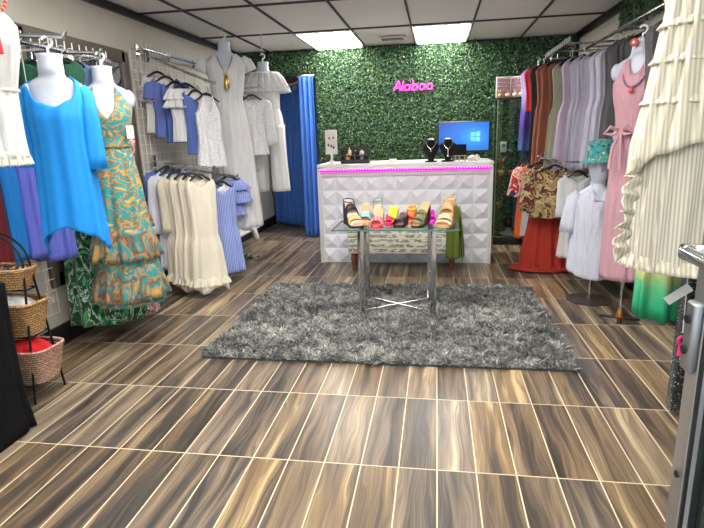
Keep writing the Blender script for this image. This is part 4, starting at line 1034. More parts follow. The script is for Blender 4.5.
# ------------------------------------------------------------------ blue curtains of the fitting nook
def curtain(label, path, z0, z1, mat, amp, waves, seed, rodr=.012):
    P = [np.array(p, float) for p in path]; t = thing('curtain', label, 'curtain', (P[0][0], P[0][1], z0), group=None)
    seg = [np.linalg.norm(b - a) for a, b in zip(P, P[1:])]; cum = np.concatenate([[0], np.cumsum(seg)]); T = cum[-1]; n = waves * 12
    rd = random.Random(seed); ph = rd.uniform(0, 6); R = []
    for i in range(25):
        q = i / 24; row = []
        for j in range(n + 1):
            s = T * j / n; p = np.array([np.interp(s, cum, [a[k] for a in P]) for k in (0, 1)])
            p2 = np.array([np.interp(min(s + .01, T), cum, [a[k] for a in P]) for k in (0, 1)]); p1 = np.array([np.interp(max(s - .01, 0), cum, [a[k] for a in P]) for k in (0, 1)])
            d = (p2 - p1) / np.linalg.norm(p2 - p1); nn = np.array((d[1], -d[0]))
            w = amp * (.75 + .5 * q) * math.sin(2 * PI * waves * j / n + ph + .5 * math.sin(q * 2 + j * .05)) + amp * .3 * math.sin(2 * PI * waves * .37 * j / n + 3 * q)
            p = p + nn * w - P[0]; row.append((p[0], p[1], (z1 - z0) * (1 - q)))
        R.append(row)
    MB().rings(R, close=False).build('drape', mat, t, 'all', solid=.004)
    return t
C_curt = cloth('blue curtain', rgb(66, 118, 206), .75, var=.05)
c1 = curtain('dark blue curtain closing the fitting nook, the left and deeper one', [(-2.46, 7.93), (-2.02, 7.62), (-1.80, 7.42), (-1.62, 7.36)], .03, 2.04, C_curt, .03, 10, 3)
c2 = curtain('bright blue curtain gathered at the right of the nook opening', [(-1.765, 7.02), (-1.72, 6.86), (-1.655, 6.835), (-1.585, 6.83), (-1.545, 6.835)], .012, 2.065, C_curt, .022, 6, 7)
gr = MB()
for k, (x, y) in enumerate(((-2.30, 7.80), (-2.12, 7.68), (-1.96, 7.54))):
    g = MB().tube([(x + 2.46 + .022 * math.cos(a), y - 7.93 - .035, 1.965 + .022 * math.sin(a)) for a in np.linspace(0, 2 * PI, 15)[:-1]], .006, 6, closed=True); g.build('grommet', M_chrome, c1)
t = thing('curtain_rod', 'pale curtain rod bent across the fitting nook opening', 'curtain rod', (-2.46, 7.93, 2.06))
MB().tube([(-.06, .05, .0), (.0, .0, .0), (.44, -.31, .0), (.66, -.75, .0), (.70, -1.0, .02), (.80, -1.08, .02), (.925, -1.075, .02)], .013, 10).build('rod', M_wirew, t)

# ------------------------------------------------------------------ right wall: rails and garments
rail('near chrome rail along the right wall behind the pink dress', 1.34, 3.55, 5.35, 2.03, XR - .004, 3)
rail('far chrome rail on the right wall near the leafy back wall, with upright prongs', 1.14, 5.10, 6.25, 2.05, XR - .004, 3, True)
rail('low chrome rail on the right wall holding prints and the red dress', 1.02, 4.55, 6.0, 1.06, XR - .004, 3)
rail('front chrome rail on the right wall holding the cream tiered dress', 1.12, 1.75, 3.2, 2.12, XR - .004, 3)
def satin(name, c, rough=.42):
    m = cloth(name, c, rough, var=.12, bmp=.3, sheen=.1); m.node_tree.nodes['Principled BSDF'].inputs['Specular IOR Level'].default_value = .7; return m
C_rust = cloth('rust crinkle', rgb(150, 88, 66), var=.12, bmp=.6); C_sage = satin('sage satin', rgb(134, 134, 108))
def sequin(name, c):
    m = satin(name, c, .35); nt = m.node_tree; b = nt.nodes['Principled BSDF']
    v = nd(nt, 'ShaderNodeTexVoronoi'); v.inputs['Scale'].default_value = 120; nt.links.new(coords(nt), v.inputs['Vector'])
    bump(nt, b, v.outputs['Distance'], .8, .006); return m
C_seq = sequin('lavender sequin', rgb(168, 148, 172)); C_lav = satin('lavender satin', rgb(172, 164, 186)); C_lav2 = satin('pale lavender satin', rgb(188, 184, 202)); C_lav3 = satin('grey lilac satin', rgb(158, 156, 172))
C_dgrey = cloth('dark grey sheer', rgb(82, 80, 84), bmp=.5); C_mgrey = cloth('mid grey sheer', rgb(104, 102, 106), bmp=.5)
C_purp = gradz('purple dip dye', [(0, rgb(60, 96, 140)), (.28, rgb(64, 44, 128)), (.5, rgb(92, 70, 158)), (.75, rgb(176, 164, 206)), (1, rgb(150, 130, 190))], .85)
C_red = cloth('bright red jersey', rgb(190, 26, 36)); C_redl = cloth('brick red chiffon', rgb(166, 44, 26), bmp=.4)
F = dict(sw=.19, hw=.19, b=.045, bh=.06)
hung('purple_dress', 'purple and lilac dip-dyed dress hanging over the glass cabinet edge', 'dress', C_purp, 1.05, 6.12, 1.96, .86, 0, 2.05, sw=.17, hw=.16, fold=(.012, .026, 6), what='the purple dip-dyed dress')
hung('navy_dress', 'dark navy dress hanging below the purple one at the far end of the rails', 'dress', C_navy, 1.08, 6.22, 1.5, .85, 0, 2.05, sw=.15, hw=.16, what='the dark navy dress')
hung('red_blouse', 'bright red top showing at the shoulder behind the black dress', 'top', C_red, 1.09, 6.00, 1.965, .45, 0, 2.05, sw=.19, hw=.15, what='the bright red top')
hung('black_dress', 'black dress hanging between the red top and the rust dress', 'dress', C_blk, 1.13, 5.86, 1.965, 1.12, 0, 2.05, sw=.20, hw=.17, what='the black dress beside the rust one')
hung('rust_dress', 'rust brown crinkled dress on the far right-hand rail', 'dress', C_rust, 1.16, 5.70, 1.965, 1.02, 0, 2.05, sw=.20, nw=.06, hw=.20, bh=.07, fold=(.012, .026, 9), what='the rust brown dress')
hung('rust_blouse', 'darker rust blouse right behind the shoulder of the rust dress', 'blouse', cloth('dark rust', rgb(112, 66, 54)), 1.24, 5.54, 1.965, .8, 0, 2.05, sw=.19, hw=.17, what='the darker rust blouse')
hung('sage_dress', 'sage green satin dress between the rust and lilac dresses', 'dress', C_sage, 1.22, 5.36, 1.93, 1.05, 0, 2.05, sw=.17, hw=.21, bh=.07, strap=False, what='the sage satin dress')
hung('sequin_dress', 'lilac sequin dress right of the sage satin dress', 'dress', C_seq, 1.28, 5.20, 1.94, 1.10, 0, 2.05, sw=.18, hw=.22, what='the lilac sequin dress')
for k, (x, y, m, lb) in enumerate(((1.33, 5.04, C_lav3, 'grey lilac satin dress, first of four right of the sequin dress'), (1.36, 4.88, C_lav, 'lavender satin dress, second of four right of the sequin dress'),
                     (1.39, 4.72, C_lav2, 'pale lavender satin dress, third of four right of the sequin dress'), (1.40, 4.58, C_lav2, 'pale lavender satin dress nearest the grey dresses'))):
    hung('satin_dress', lb, 'dress', m, x, y, 1.935, .98 - .02 * k, 0, 2.03, sw=.185, hw=.20, bh=.06, fold=(.02, .034, 8), group='lilac satin dresses', what=lb.split(',')[0] if k < 3 else 'the pale dress nearest the grey ones')
for k, (x, y, m, lb) in enumerate(((1.41, 4.42, C_mgrey, 'mid grey sheer dress beside the pale lavender dresses'), (1.42, 4.26, C_dgrey, 'dark grey sheer dress behind the white shirt mannequin hat'),
                     (1.42, 4.10, C_dgrey, 'dark grey sheer dress directly behind the pink dress neck'), (1.43, 3.66, C_mgrey, 'grey sheer dress behind the pink dress shoulder, by the cream dress'))):
    hung('sheer_dress', lb, 'dress', m, x, y, 1.945, .95, 0, 2.03, sw=.18, hw=.18, fold=(.02, .032, 9), group='grey sheer dresses', what='the ' + ' '.join(lb.split(' ')[:3]) + (' by the lavender ones', ' behind the hat', ' behind the pink neck', ' by the cream dress')[k])
# lower rail
C_oprint = printed('orange white black print', [(0, rgb(24, 22, 28)), (.42, rgb(228, 104, 40)), (.5, rgb(236, 226, 214)), (.56, rgb(198, 52, 60)), (.62, rgb(26, 24, 30)), (.68, rgb(64, 60, 130))], 9, 1.2, (1, 1, .7))
C_oran = cloth('orange chiffon', rgb(230, 104, 42)); C_gold = printed('gold khaki scarf print', [(0, rgb(58, 40, 34)), (.38, rgb(152, 128, 84)), (.47, rgb(188, 166, 112)), (.53, rgb(96, 30, 36)), (.60, rgb(170, 146, 96)), (.66, rgb(36, 30, 34))], 9, 1.0)
LR = 1.06
hung('teal_navy_dress', 'dark teal dress hanging deepest on the low right rail', 'dress', cloth('dark teal jersey', rgb(22, 52, 84)), .98, 5.90, .99, .70, 0, LR, sw=.15, hw=.15, what='the dark teal dress, low rail')
hung('orange_dress', 'orange long dress hanging low right of the glass cabinet', 'dress', C_oran, .99, 5.76, .99, .78, 0, LR, sw=.16, hw=.16, what='the orange dress, low rail')
hung('white_dress', 'white long dress on the low right rail beside the orange one', 'dress', C_white2, 1.02, 5.62, .99, .74, 0, LR, sw=.15, hw=.15, what='the white dress, low rail')
hung('print_blouse', 'orange, white and black printed blouse on the low right rail', 'blouse', C_oprint, 1.0, 5.48, 1.0, .40, 0, LR, sw=.18, hw=.16, sleeve=(.24, .06, .07, .05), what='the orange and black printed blouse')
hung('black_print_blouse', 'dark blouse with pale swirls between the printed and gold blouses', 'blouse', printed('dark swirl print', [(0, rgb(24, 22, 30)), (.54, rgb(206, 196, 190)), (.58, rgb(30, 28, 38))], 10, 1.6), 1.05, 5.36, .99, .46, 0, LR, sw=.17, hw=.16, what='the dark swirled blouse')
def red_gown():
    x, y, L = 1.04, 5.20, .985
    t = thing('red_gown', 'long brick red gown trailing on the floor under the gold blouse', 'dress', (x, y, .012))
    prof = [(L, .06, .022), (L - .05, .14, .042), (L - .1, .15, .05), (L - .3, .13, .06), (L - .6, .17, .08), (.16, .215, .12), (.03, .22, .14), (0, .24, .16)]
    MB().rings(shell(prof, 96, 36, [(0, 0), (235, .04), (270, .09), (305, .04)], [(0, .0), (180, .0)], (.004, .026, 11), 77)).build('body', C_redl, t, 'all', solid=.003)
    R = []
    for i in range(10):
        q = i / 9
        R.append([((.20 + .10 * q) * math.cos(a) - .0 - .03 * q * (math.cos(a) < 0), (.12 + .07 * q) * math.sin(a) - .01, .030 * (1 - q) + .008 + .012 * (1 - q) * math.sin(a * 9 + 4 * q)) for a in np.linspace(0, 2 * PI, 73)[:-1]])
    MB().rings(R).build('train', C_redl, t, 'all', solid=.004)
    hanger(x, y, .98, 0, LR, 'the brick red gown', .13)
red_gown()
hung('scarf_print_blouse', 'gold and maroon scarf-print blouse above the red gown', 'blouse', C_gold, 1.05, 5.02, 1.0, .46, 0, LR, sw=.19, hw=.18, bh=.08, sleeve=(.32, .065, .07, .04), what='the gold scarf-print blouse')
hung('white_tunic', 'white hanging tunic right beside the gold scarf-print blouse', 'shirt', C_white, 1.20, 4.80, .96, .74, 0, LR, sw=.115, hw=.13, sleeve=(.3, .04, .045, .01), what='the white tunic')

# mannequin bust with a white shirt and a teal hat
M_base = plain('dark stand base', rgb(58, 50, 46), .45)
def shirt_form():
    x, y = 1.205, 4.22
    t = thing('mannequin', 'white faceless mannequin bust in a white shirt and teal hat', 'mannequin', (x, y, 0), -.1)
    MB().rings(shell([(.97, .050, .05), (.90, .056, .055), (.875, .10, .07), (.85, .135, .078), (.80, .148, .09), (.65, .142, .10), (.45, .14, .10)], 40, 24, fold=(0, 0, 5), ex=1), True, True, True).build('body', M_torso, t, 'all')
    hp = [(1.215, .02, .025, .0), (1.205, .05, .06), (1.18, .072, .088), (1.12, .086, .104), (1.06, .082, .10, -.004), (1.00, .070, .084, -.014), (.955, .052, .062, -.020), (.925, .048, .05, -.004), (.88, .05, .05, 0)]
    MB().rings(shell(hp, 36, 26, fold=(0, 0, 5), ex=1, blur=2), True, True, True).build('head', M_torso, t, 'all')
    f = MB(); f.rings([[(.013 * u * (1 - abs(v)), -.098 - .016 * (1 - v * v) * (1 - u * u) + .004, 1.035 + .03 * v) for u in (-1, 0, 1)] for v in np.linspace(-1, 1, 7)], close=False); f.build('nose', M_torso, t, 'all', solid=.006)
    MB().tube([(0, 0, .012), (0, 0, .56)], .012, 12).build('pole', M_chrome, t)
    MB().lathe([(.17, 0), (.17, .010), (.03, .02), (.02, .05)], 8).build('base', M_base, t, smooth=False)
    s = thing('button_shirt', 'white collared button shirt on the mannequin with the teal hat', 'shirt', (x, y, .20), -.1); L = .69
    C_s = cloth('white linen', rgb(208, 211, 226), bmp=.4)
    prof = [(L, .065, .06, -.004), (L - .02, .09, .068), (L - .045, .14, .08), (L - .09, .158, .095), (L - .2, .162, .118), (L - .45, .175, .128), (0, .19, .138)]
    MB().rings(shell(prof, 80, 30, [(0, 0), (90, 0), (180, 0), (240, .03), (270, .10), (300, .03)], [(0, .06), (90, 0), (180, .06), (270, 0)], (.002, .012, 9), 83)).build('body', C_s, s, 'all', solid=.003)
    for sd in (-1, 1):
        MB().rings(limb([(sd * .12, 0, L - .05), (sd * .155, 0, L - .09), (sd * .18, -.01, L - .18), (sd * .195, -.015, L - .27), (sd * .20, -.02, L - .34)], [.045, .056, .054, .052, .056], 22, .1, 6 + sd, .9), True, True, False).build('sleeve', C_s, s, 'all', solid=.003)
        MB().add([(sd * .004, -.100, L - .085), (sd * .045, -.07, L + .0), (sd * .062, -.058, L - .010), (sd * .075, -.085, L - .05), (sd * .04, -.112, L - .09)], [(0, 1, 2, 3, 4)]).build('collar', C_s, s, False, solid=.004)
    pk = MB(); pk.box((0, -.131, L - .38), (.026, .003, .5)); pk.build('button_placket', C_s, s, smooth=False)
    for k in range(5): MB().lathe([(.006, 0), (.006, .003)], 10, (0, 0, 0)).build('button', M_white, s)
    bs = [o for o in s.children if o.name.startswith('button') and not o.name.startswith('button_')]
    for k, o in enumerate(bs): o.location = (0, -.135, L - .16 - k * .10); o.rotation_euler = (PI / 2, 0, 0)
    g = thing('brand_tag', 'small striped hang tag pinned to the chest of the white shirt', 'tag', (x + .055, y - .150, .69), -.1)
    MB().box((0, 0, .035), (.038, .003, .075), ry=.35).build('card', M_white, g, smooth=False)
    MB().box((.006, -.0025, .0395), (.012, .002, .06), ry=.35).build('stripe', plain('tag black', rgb(34, 32, 34), .5), g, smooth=False)
    MB().box((.013, -.003, .064), (.016, .002, .018), ry=.35).build('patch', plain('tag red', rgb(196, 40, 44), .5), g, smooth=False)
    h = thing('sun_hat', 'teal and blue tropical print hat with a short brim on the mannequin head', 'hat', (x, y, 1.11), -.1)
    C_h = printed('teal tropical print', [(0, rgb(16, 74, 96)), (.42, rgb(30, 140, 160)), (.5, rgb(96, 170, 110)), (.56, rgb(24, 104, 140)), (.64, rgb(210, 214, 180))], 26, 1.4)
    MB().rings(shell([(.135, .01, .012), (.13, .06, .075), (.11, .092, .110), (.05, .098, .118), (0, .10, .121)], 48, 16, fold=(.001, .003, 11), seed=9, ex=1), True, True).build('crown', C_h, h, 'all', solid=.003)
    R = [[((.095 + .045 * q) * math.cos(a), (.117 + (.075 if math.sin(a) < 0 else .045) * q) * math.sin(a), .006 - .03 * q - .012 * q * abs(math.cos(a))) for a in np.linspace(0, 2 * PI, 49)[:-1]] for q in (0, .25, .5, .75, 1)]
    MB().rings(R).build('brim', C_h, h, 'all', solid=.004)
shirt_form()

# pink dress on a standing form
torso('white hanging form on a chrome pole wearing the pink dress', 1.28, 3.80, 1.865, -.62, 1.0, .78, hook=True)
def pink():
    x, y = 1.28, 3.80
    t = thing('pink_dress', 'dusty pink sleeveless wrap dress with tied belt on the right-hand form', 'dress', (x, y, .30), -.62); L = 1.42
    C_p = cloth('dusty pink linen', rgb(206, 158, 171), bmp=.45)
    prof = [(L + .03, .08, .056), (L - .0, .125, .068), (L - .10, .148, .094, -.01), (L - .2, .136, .108, -.016), (L - .32, .116, .094), (L - .42, .106, .085), (L - .55, .122, .095), (L - .9, .132, .105), (0, .138, .112)]
    top = [(0, .20), (35, .13), (58, .0), (90, .10), (122, .0), (145, .13), (180, .20), (215, .13), (240, .0), (270, .10), (300, .0), (325, .13)]
    MB().rings(shell(prof, 90, 40, top, None, (.002, .011, 9), 91)).build('body', C_p, t, 'all', solid=.003)
    m = MB(); m.rings([[(.110 * math.cos(a), .089 * math.sin(a), L - .42 + dz) for a in np.linspace(0, 2 * PI, 49)[:-1]] for dz in (.028, -.028)]); m.build('belt', C_p, t, 'all', solid=.006)
    b = MB()
    for s in (-1, 1):
        b.tube([(-.05 + 0, -.095, L - .42), (-.05 + s * .05, -.15, L - .39), (-.05 + s * .085, -.14, L - .43), (-.05 + s * .04, -.13, L - .44), (-.05, -.098, L - .42)], .012, 8)
        b.tube([(-.05, -.098, L - .42), (-.05 + s * .025, -.15, L - .52), (-.05 + s * .035, -.155, L - .66)], .011, 8)
    b.build('bow', C_p, t)
    # pole to the floor with a brass foot
    p = thing('display_stand', 'chrome pole stand with a small brass foot under the pink dress', 'stand', (x + .02, y, 0), -.62)
    MB().tube([(0, 0, .02), (0, 0, 1.24)], .012, 12).build('pole', M_chrome, p)
    MB().lathe([(.028, 0), (.03, .02), (.02, .05), (.014, .07)], 18).build('foot', plain('brass', rgb(170, 118, 60), .35, .7), p)
    for a in (0, PI / 2): MB().box((0, 0, .008), (.26, .03, .014), rz=a + .3, bev=.004).build('base_bar', M_black, p)
pink()
bead_necklace('blue, white and coral bead necklace at the neckline of the pink dress', 1.28, 3.80, 1.70, -.62, .075, .125, .13, plain('blue bead', rgb(70, 110, 150), .3), plain('coral bead', rgb(216, 92, 92), .35), None)
t = thing('fabric_flower', 'little coral and white fabric flower pinned at the neck of the pink form', 'ornament', (1.25, 3.80, 1.82), -.62)
m1 = MB()
for k in range(6): m1.ball((.014 * math.cos(k * 1.05), -.055, .02 + .014 * math.sin(k * 1.05)), (.013, .009, .013), 8)
m1.build('petal_ring', plain('coral petals', rgb(206, 90, 84), .7), t)
MB().ball((0, -.062, .02), .010, 8).build('flower_centre', M_white, t)

# cream tiered dress and the green dress behind it
def cream_dress():
    x, y = 1.10, 2.14
    t = thing('tiered_gauze_dress', 'large cream tiered gauze dress in the right foreground', 'dress', (x, y, .80), -.12); L = 1.22
    C_g = striped('cream gauze stripe', rgb(206, 200, 186), rgb(172, 164, 150), 560, soft=True); C_g2 = striped('cream crinkle stripe', rgb(212, 205, 188), rgb(186, 177, 158), 430)
    prof = [(L, .07, .03), (L - .05, .19, .06), (L - .12, .23, .09), (L - .24, .27, .12), (L - .6, .315, .17), (.30, .335, .19), (.0, .36, .21)]
    MB().rings(shell(prof, 144, 40, [(0, 0), (235, .03), (270, .08), (305, .03)], None, (.008, .018, 23), 97)).build('underskirt', C_g, t, 'all', solid=.003)
    prof2 = [(L, .08, .035), (L - .05, .20, .07), (L - .12, .24, .10), (L - .24, .285, .135), (L - .6, .335, .19), (.45, .36, .215)]
    MB().rings(shell(prof2, 160, 36, [(0, 0), (235, .03), (270, .09), (305, .03)], [(0, -.10), (60, .02), (120, .02), (180, -.12), (215, -.02), (240, .02), (300, .03), (330, .0)], (.010, .020, 27), 98)).build('overskirt', C_g2, t, 'all', solid=.003)
    for z, a, b in ((L - .34, .302, .154), (L - .46, .318, .17), (L - .60, .336, .191)):
        MB().rings(flounce((z + .012, a - .004, b - .004, 0), (z - .016, a + .014, b + .014, 0), int(z * 100), N=200, n=43, amp=.007, M=4)).build('gathered_band', C_g2, t, 'all', solid=.003)
    # frilled edge falling down the left side
    R = []
    for i in range(34):
        q = i / 33; zz = .42 - .38 * q; xx = -.345 - .03 * q + .008 * math.sin(i * 1.1); 
        R.append([(xx - .045 * v * (1 + .25 * math.sin(i * 1.5)), -.09 + .018 * math.sin(i * 1.4 + v * 2) - .03 * v, zz + .012 * math.sin(i * 1.1) * v) for v in np.linspace(0, 1, 6)])
    MB().rings(R, close=False).build('side_frill', C_g2, t, 'all', solid=.004)
    MB().rings(flounce((.05, .356, .217, 0), (.0, .378, .238, 0), 14, N=220, n=40, amp=.009, M=4)).build('hem_frill', C_g2, t, 'all', solid=.003)
    hanger(x, y, 2.01, -.12, 2.12, 'the large cream tiered dress', .17)
cream_dress()
C_grn = gradz('green dip dye', [(0, rgb(16, 142, 98)), (.05, rgb(40, 160, 112)), (.10, rgb(92, 180, 128)), (.14, rgb(196, 196, 128)), (.2, rgb(222, 212, 170))], 1.5)
hung('dip_dye_dress', 'green dip-dyed dress whose lower end hangs below the cream dress', 'dress', C_grn, 1.065, 2.60, 2.02, 1.585, -.1, 2.12, sw=.15, bw=.10, hw=.10, bh=.075, fold=(.01, .034, 7), what='the green dip-dyed dress')
C_dot = printed('black white dots', [(0, rgb(18, 17, 20)), (.64, rgb(222, 220, 218))], 130, .2)
hung('dotted_dress', 'long black dress with tiny white dots, right of the green dress, half behind the door', 'dress', C_dot, 1.20, 2.45, 2.02, 1.99, -.1, 2.12, sw=.12, bw=.09, hw=.105, bh=.06, fold=(.006, .02, 7), what='the long black dotted dress by the door')
t = thing('price_tag', 'blank white price tag dangling at an angle in front of the black dress', 'tag', (1.0, 2.24, .60), -.2)
MB().box((-.02, -.02, .06), (.105, .003, .036), ry=-.72, rz=0).build('card', M_white, t, smooth=False)
MB().tube([(.025, -.02, .10), (.06, -.01, .17), (.05, .03, .26)], .0018, 5).build('string', M_hang, t)
t = thing('pink_tassel', 'small hot pink tassel hanging beside the door lock', 'tassel', (1.01, 2.22, .375))
MB().tube([(.014 * math.cos(a), 0, .085 + .018 * math.sin(a)) for a in np.linspace(0, 2 * PI, 17)[:-1]], .007, 8, closed=True).build('loop', plain('hot pink cord', rgb(222, 40, 112), .6), t)
MB().lathe([(.006, .07), (.011, .05), (.013, .02)], 12).build('fringe', plain('hot pink fringe', rgb(222, 40, 112), .7), t)
MB().tube([(0, 0, .12), (0, .02, .40)], .002, 5).build('cord', M_white, t)

# ------------------------------------------------------------------ the open glass door at the right
def door():
    x = .4975; m = MB(); y0, y1 = .10, 1.02; hgt = 2.12
    t = MB()
    t.box((x, y1 - .025, hgt / 2 + .01), (.045, .05, hgt), bev=.004); t.box((x, y0 + .03, hgt / 2 + .01), (.045, .06, hgt), bev=.004)
    t.box((x, (y0 + y1) / 2, hgt - .04), (.045, y1 - y0, .08)); t.box((x, (y0 + y1) / 2, .12), (.045, y1 - y0, .22))
    o = struct(t.build('door_1', M_alu))
    MB().box((x, (y0 + y1) / 2, 1.12), (.008, y1 - y0 - .1, 1.9)).build('pane', glass('door glass', (.80, .90, .92, 1), .2), o, smooth=False)
    g = MB(); g.box((x - .019, y1 - .054, 1.1), (.006, .006, 1.9)); g.build('glazing_gasket', M_black, o, smooth=False)
    l = MB(); l.box((x - .030, y1 - .028, .950), (.018, .034, .135), bev=.004); lk = l.build('lock_case', plain('steel lock', rgb(150, 152, 156), .35, .8), o)
    for z in (.965, .90):
        MB().lathe([(.009, 0), (.009, .004), (.004, .006)], 14).build('keyhole', M_black, lk)
    ks = [c for c in lk.children]
    for c, z in zip(ks, (.985, .925)): c.location = (x - .040, y1 - .028, z); c.rotation_euler = (0, -PI / 2, 0)
    h = MB(); hz = 1.11
    h.box((x - .038, y1 - .03, hz), (.06, .026, .028), bev=.005)
    h.tube([(x - .06, y1 - .03, hz), (x - .064, y1 - .1, hz + .002), (x - .062, y1 - .30, hz + .002), (x - .06, y1 - .62, hz)], .012, 12)
    h.box((x - .045, y1 - .62, hz), (.085, .032, .034), bev=.006)
    h.build('push_bar', M_chrome, o)
    MB().lathe([(.007, 0), (.007, .003), (.003, .005)], 14).build('screw', M_black, o)
    s = [c for c in o.children if c.name.startswith('screw')][0]; s.location = (x - .023, y1 - .025, .66); s.rotation_euler = (0, -PI / 2, 0)
door()

# ------------------------------------------------------------------ left foreground: draped table and basket rack
def draped_table():
    t = thing('draped_table', 'table under a fitted black cloth in the left foreground', 'table', (-2.205, 1.71, 0)); w, d, h = .56, .66, .72
    MB().box((0, 0, h - .03), (w - .03, d - .03, .03)).build('tabletop', M_black, t, smooth=False)
    for sx in (-1, 1):
        for sy in (-1, 1): MB().tube([(sx * (w / 2 - .04), sy * (d / 2 - .04), 0), (sx * (w / 2 - .04), sy * (d / 2 - .04), h - .04)], .014, 8).build('leg', M_black, t)
    C_k = cloth('black stretch cloth', rgb(12, 12, 14), .9); C_k.node_tree.nodes['Principled BSDF'].inputs['Specular IOR Level'].default_value = .15
    R = []
    N = 96
    for i in range(22):
        q = i / 21; row = []
        for j in range(N):
            a = 2 * PI * j / N; c, s = math.cos(a), math.sin(a); e = .13
            X = w / 2 * math.copysign(abs(c) ** e, c); Yy = d / 2 * math.copysign(abs(s) ** e, s)
            pin = 1 - .02 * math.sin(PI * min(1, q * 1.1)) + .035 * max(0, q - .8) / .2
            fo = .006 * q * math.sin(9 * a + 2) + .004 * q * math.sin(17 * a)
            row.append((X * pin + fo * c, Yy * pin + fo * s, h * (1 - q) + .004 + (.006 * math.sin(6 * a) * q)))
        R.append(row)
    cap = [[(p[0] * k, p[1] * k, h + .006 + .0) for p in R[0]] for k in (.02, .5, .9, .985)]
    o = MB().rings(cap + R, True, True).build('table_cover', C_k, t, 'all', solid=.003)
draped_table()
def wicker(name, c1, c2):
    m, nt, b, o = new_mat(name)
    t = nd(nt, 'ShaderNodeTexCoord'); br = nd(nt, 'ShaderNodeTexBrick'); mp = nd(nt, 'ShaderNodeMapping')
    s = nd(nt, 'ShaderNodeSeparateXYZ'); nt.links.new(t.outputs['Object'], s.inputs[0])
    cb = nd(nt, 'ShaderNodeCombineXYZ'); nt.links.new(math_n(nt, 'ADD', s.outputs['X'], s.outputs['Y']), cb.inputs[0]); nt.links.new(s.outputs['Z'], cb.inputs[1])
    nt.links.new(cb.outputs[0], br.inputs['Vector']); br.inputs['Scale'].default_value = 1.0; br.inputs['Brick Width'].default_value = .034; br.inputs['Row Height'].default_value = .013; br.inputs['Mortar Size'].default_value = .0016
    br.inputs['Color1'].default_value = c1; br.inputs['Color2'].default_value = c2; br.inputs['Mortar'].default_value = rgb(58, 42, 28)
    nt.links.new(br.outputs['Color'], b.inputs['Base Color']); b.inputs['Roughness'].default_value = .75
    bump(nt, b, br.outputs['Fac'], -.6, .004); return m
WK1, WK2 = wicker('straw wicker', rgb(196, 158, 104), rgb(164, 122, 76)), wicker('blush wicker', rgb(206, 172, 150), rgb(176, 132, 112))
M_blackwire = plain('black iron rod', rgb(34, 28, 24), .45, .5)
RX, RY = -2.285, 2.335
def basket(label, x, y, z, w, d, h, mat):
    t = thing('wicker_basket', label, 'basket', (x, y, z), 0, 'wicker baskets on the arched rack')
    R = []
    def ring(ww, dd, zz, n=48):
        out = []
        for j in range(n):
            a = 2 * PI * j / n; c, s = math.cos(a), math.sin(a)
            out.append((ww / 2 * math.copysign(abs(c) ** .45, c), dd / 2 * math.copysign(abs(s) ** .45, s), zz))
        return out
    R = [ring(w * .80 * .02, d * .8 * .02, .004), ring(w * .80, d * .80, 0)] + [ring(w * (.8 + .2 * q), d * (.8 + .2 * q), h * q) for q in np.linspace(.1, 1, 8)] + [ring(w * .93, d * .93, h)] + [ring(w * (.73 + .2 * q), d * (.73 + .2 * q), max(.012, h * q)) for q in np.linspace(1, .05, 5)] + [ring(.01, .01, .012)]
    MB().rings(R, True, True, True).build('body', mat, t)
    rim = [tuple(p) for p in ring(w * .975, d * .975, h)]
    MB().tube(rim, .011, 8, closed=True).build('rim', mat, t)
def rack():
    t = thing('arched_rack', 'thin black arched metal rack holding three baskets at left', 'rack', (RX, RY, 0)); hw_t, hw_b = .20, .205
    for sy, nm in ((-1, 'front'), (1, 'rear')):
        Y0 = sy * .025; yb = sy * .115
        pts = [(-hw_b, yb, 0), (-hw_t, Y0 * .9, .74)] + [(-hw_t * math.cos(a), Y0 * .9, .74 + .16 * math.sin(a)) for a in np.linspace(.15, PI - .15, 13)] + [(hw_t, Y0 * .9, .74), (hw_b, yb, 0)]
        MB().tube(pts, .006, 8).build('arch_frame', M_blackwire, t)
    for z in (.095, .355, .605):
        k = hw_b + (hw_t - hw_b) * z / .74; m = MB()
        yk = .115 - .09 * z / .74
        m.tube([(-k, -yk, z), (k, -yk, z), (k, yk, z), (-k, yk, z)], .0045, 6, closed=True)
        for q in range(1, 6): m.tube([(-k + 2 * k * q / 6, -yk, z), (-k + 2 * k * q / 6, yk, z)], .003, 5)
        m.build('shelf_wires', M_blackwire, t)
rack()
basket('straw wicker basket of small glass jars, topmost on the arched rack', RX + .04, RY, .612, .36, .17, .10, WK1)
basket('straw wicker basket with white cloth, middle of the arched rack', RX + .05, RY, .362, .38, .21, .17, WK1)
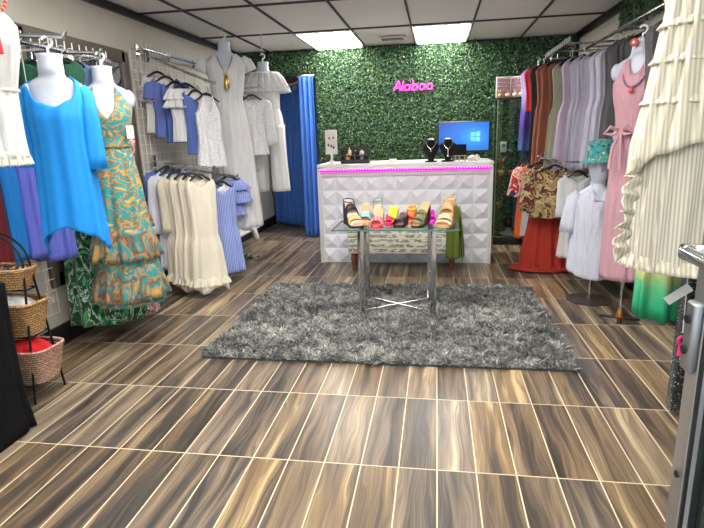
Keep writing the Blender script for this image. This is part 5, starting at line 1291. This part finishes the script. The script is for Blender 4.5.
basket('blush wicker basket with red cloth and dark book, lowest on the rack', RX + .07, RY, .102, .42, .24, .18, WK2)
for k, (dx, dy, c, lb) in enumerate(((.10, -.03, rgb(160, 170, 180), 'clear glass jar at the right front of the top basket'), (.03, -.035, rgb(60, 80, 130), 'blue glass jar in the middle of the top basket'), (-.04, .0, rgb(110, 110, 120), 'smoky glass jar at the left of the top basket'), (.08, .04, rgb(190, 192, 190), 'pale glass jar at the back of the top basket'))):
    j = thing('glass_jar', lb, 'jar', (RX + .06 + dx * .9, RY + dy, .627), 0, 'glass jars in the top basket')
    MB().lathe([(.022, 0), (.028, .01), (.028, .075), (.02, .09)], 16).build('body', plain('jar glass ' + str(k), c, .12, coat=.4), j)
    MB().lathe([(.023, .09), (.023, .108), (.004, .11)], 16).build('lid', M_silver, j)
def crumple(name, label, x, y, z, w, d, h, mat, seed):
    rd = random.Random(seed); R = []
    for i in range(9):
        q = i / 8; rr = math.sin(PI / 2 * q) if q else .02; row = []
        for j in range(36):
            a = 2 * PI * j / 36; f = 1 + .08 * math.sin(5 * a + seed + q * 3) + .05 * math.sin(9 * a + q)
            row.append((w / 2 * rr * f * math.cos(a), d / 2 * rr * f * math.sin(a), h * math.cos(PI / 2 * q) * (1 + .12 * math.sin(4 * a + 2 * q + seed))))
        R.append(row)
    o = MB().rings(R, True, True, True).build(name, mat, None, 'all'); o.location = (x, y, z); tag(o, label, 'cloth'); return o
crumple('folded_scarf', 'white crumpled cloth in the middle basket of the arched rack', RX + .07, RY, .50, .26, .15, .06, C_white, 2)
crumple('red_scarf', 'red crumpled cloth heaped in the lowest basket of the arched rack', RX + .09, RY - .01, .262, .34, .18, .07, cloth('red wool', rgb(206, 24, 30)), 5)
t = thing('notebook', 'dark brown book with a pale page edge lying on the red cloth', 'book', (RX + .07, RY - .01, .338), .25)
MB().box((0, 0, .012), (.20, .13, .004)).build('cover', plain('dark brown cover', rgb(64, 44, 40), .5), t, smooth=False)
MB().box((-.002, 0, .006), (.19, .122, .008)).build('pages', M_white, t, smooth=False)
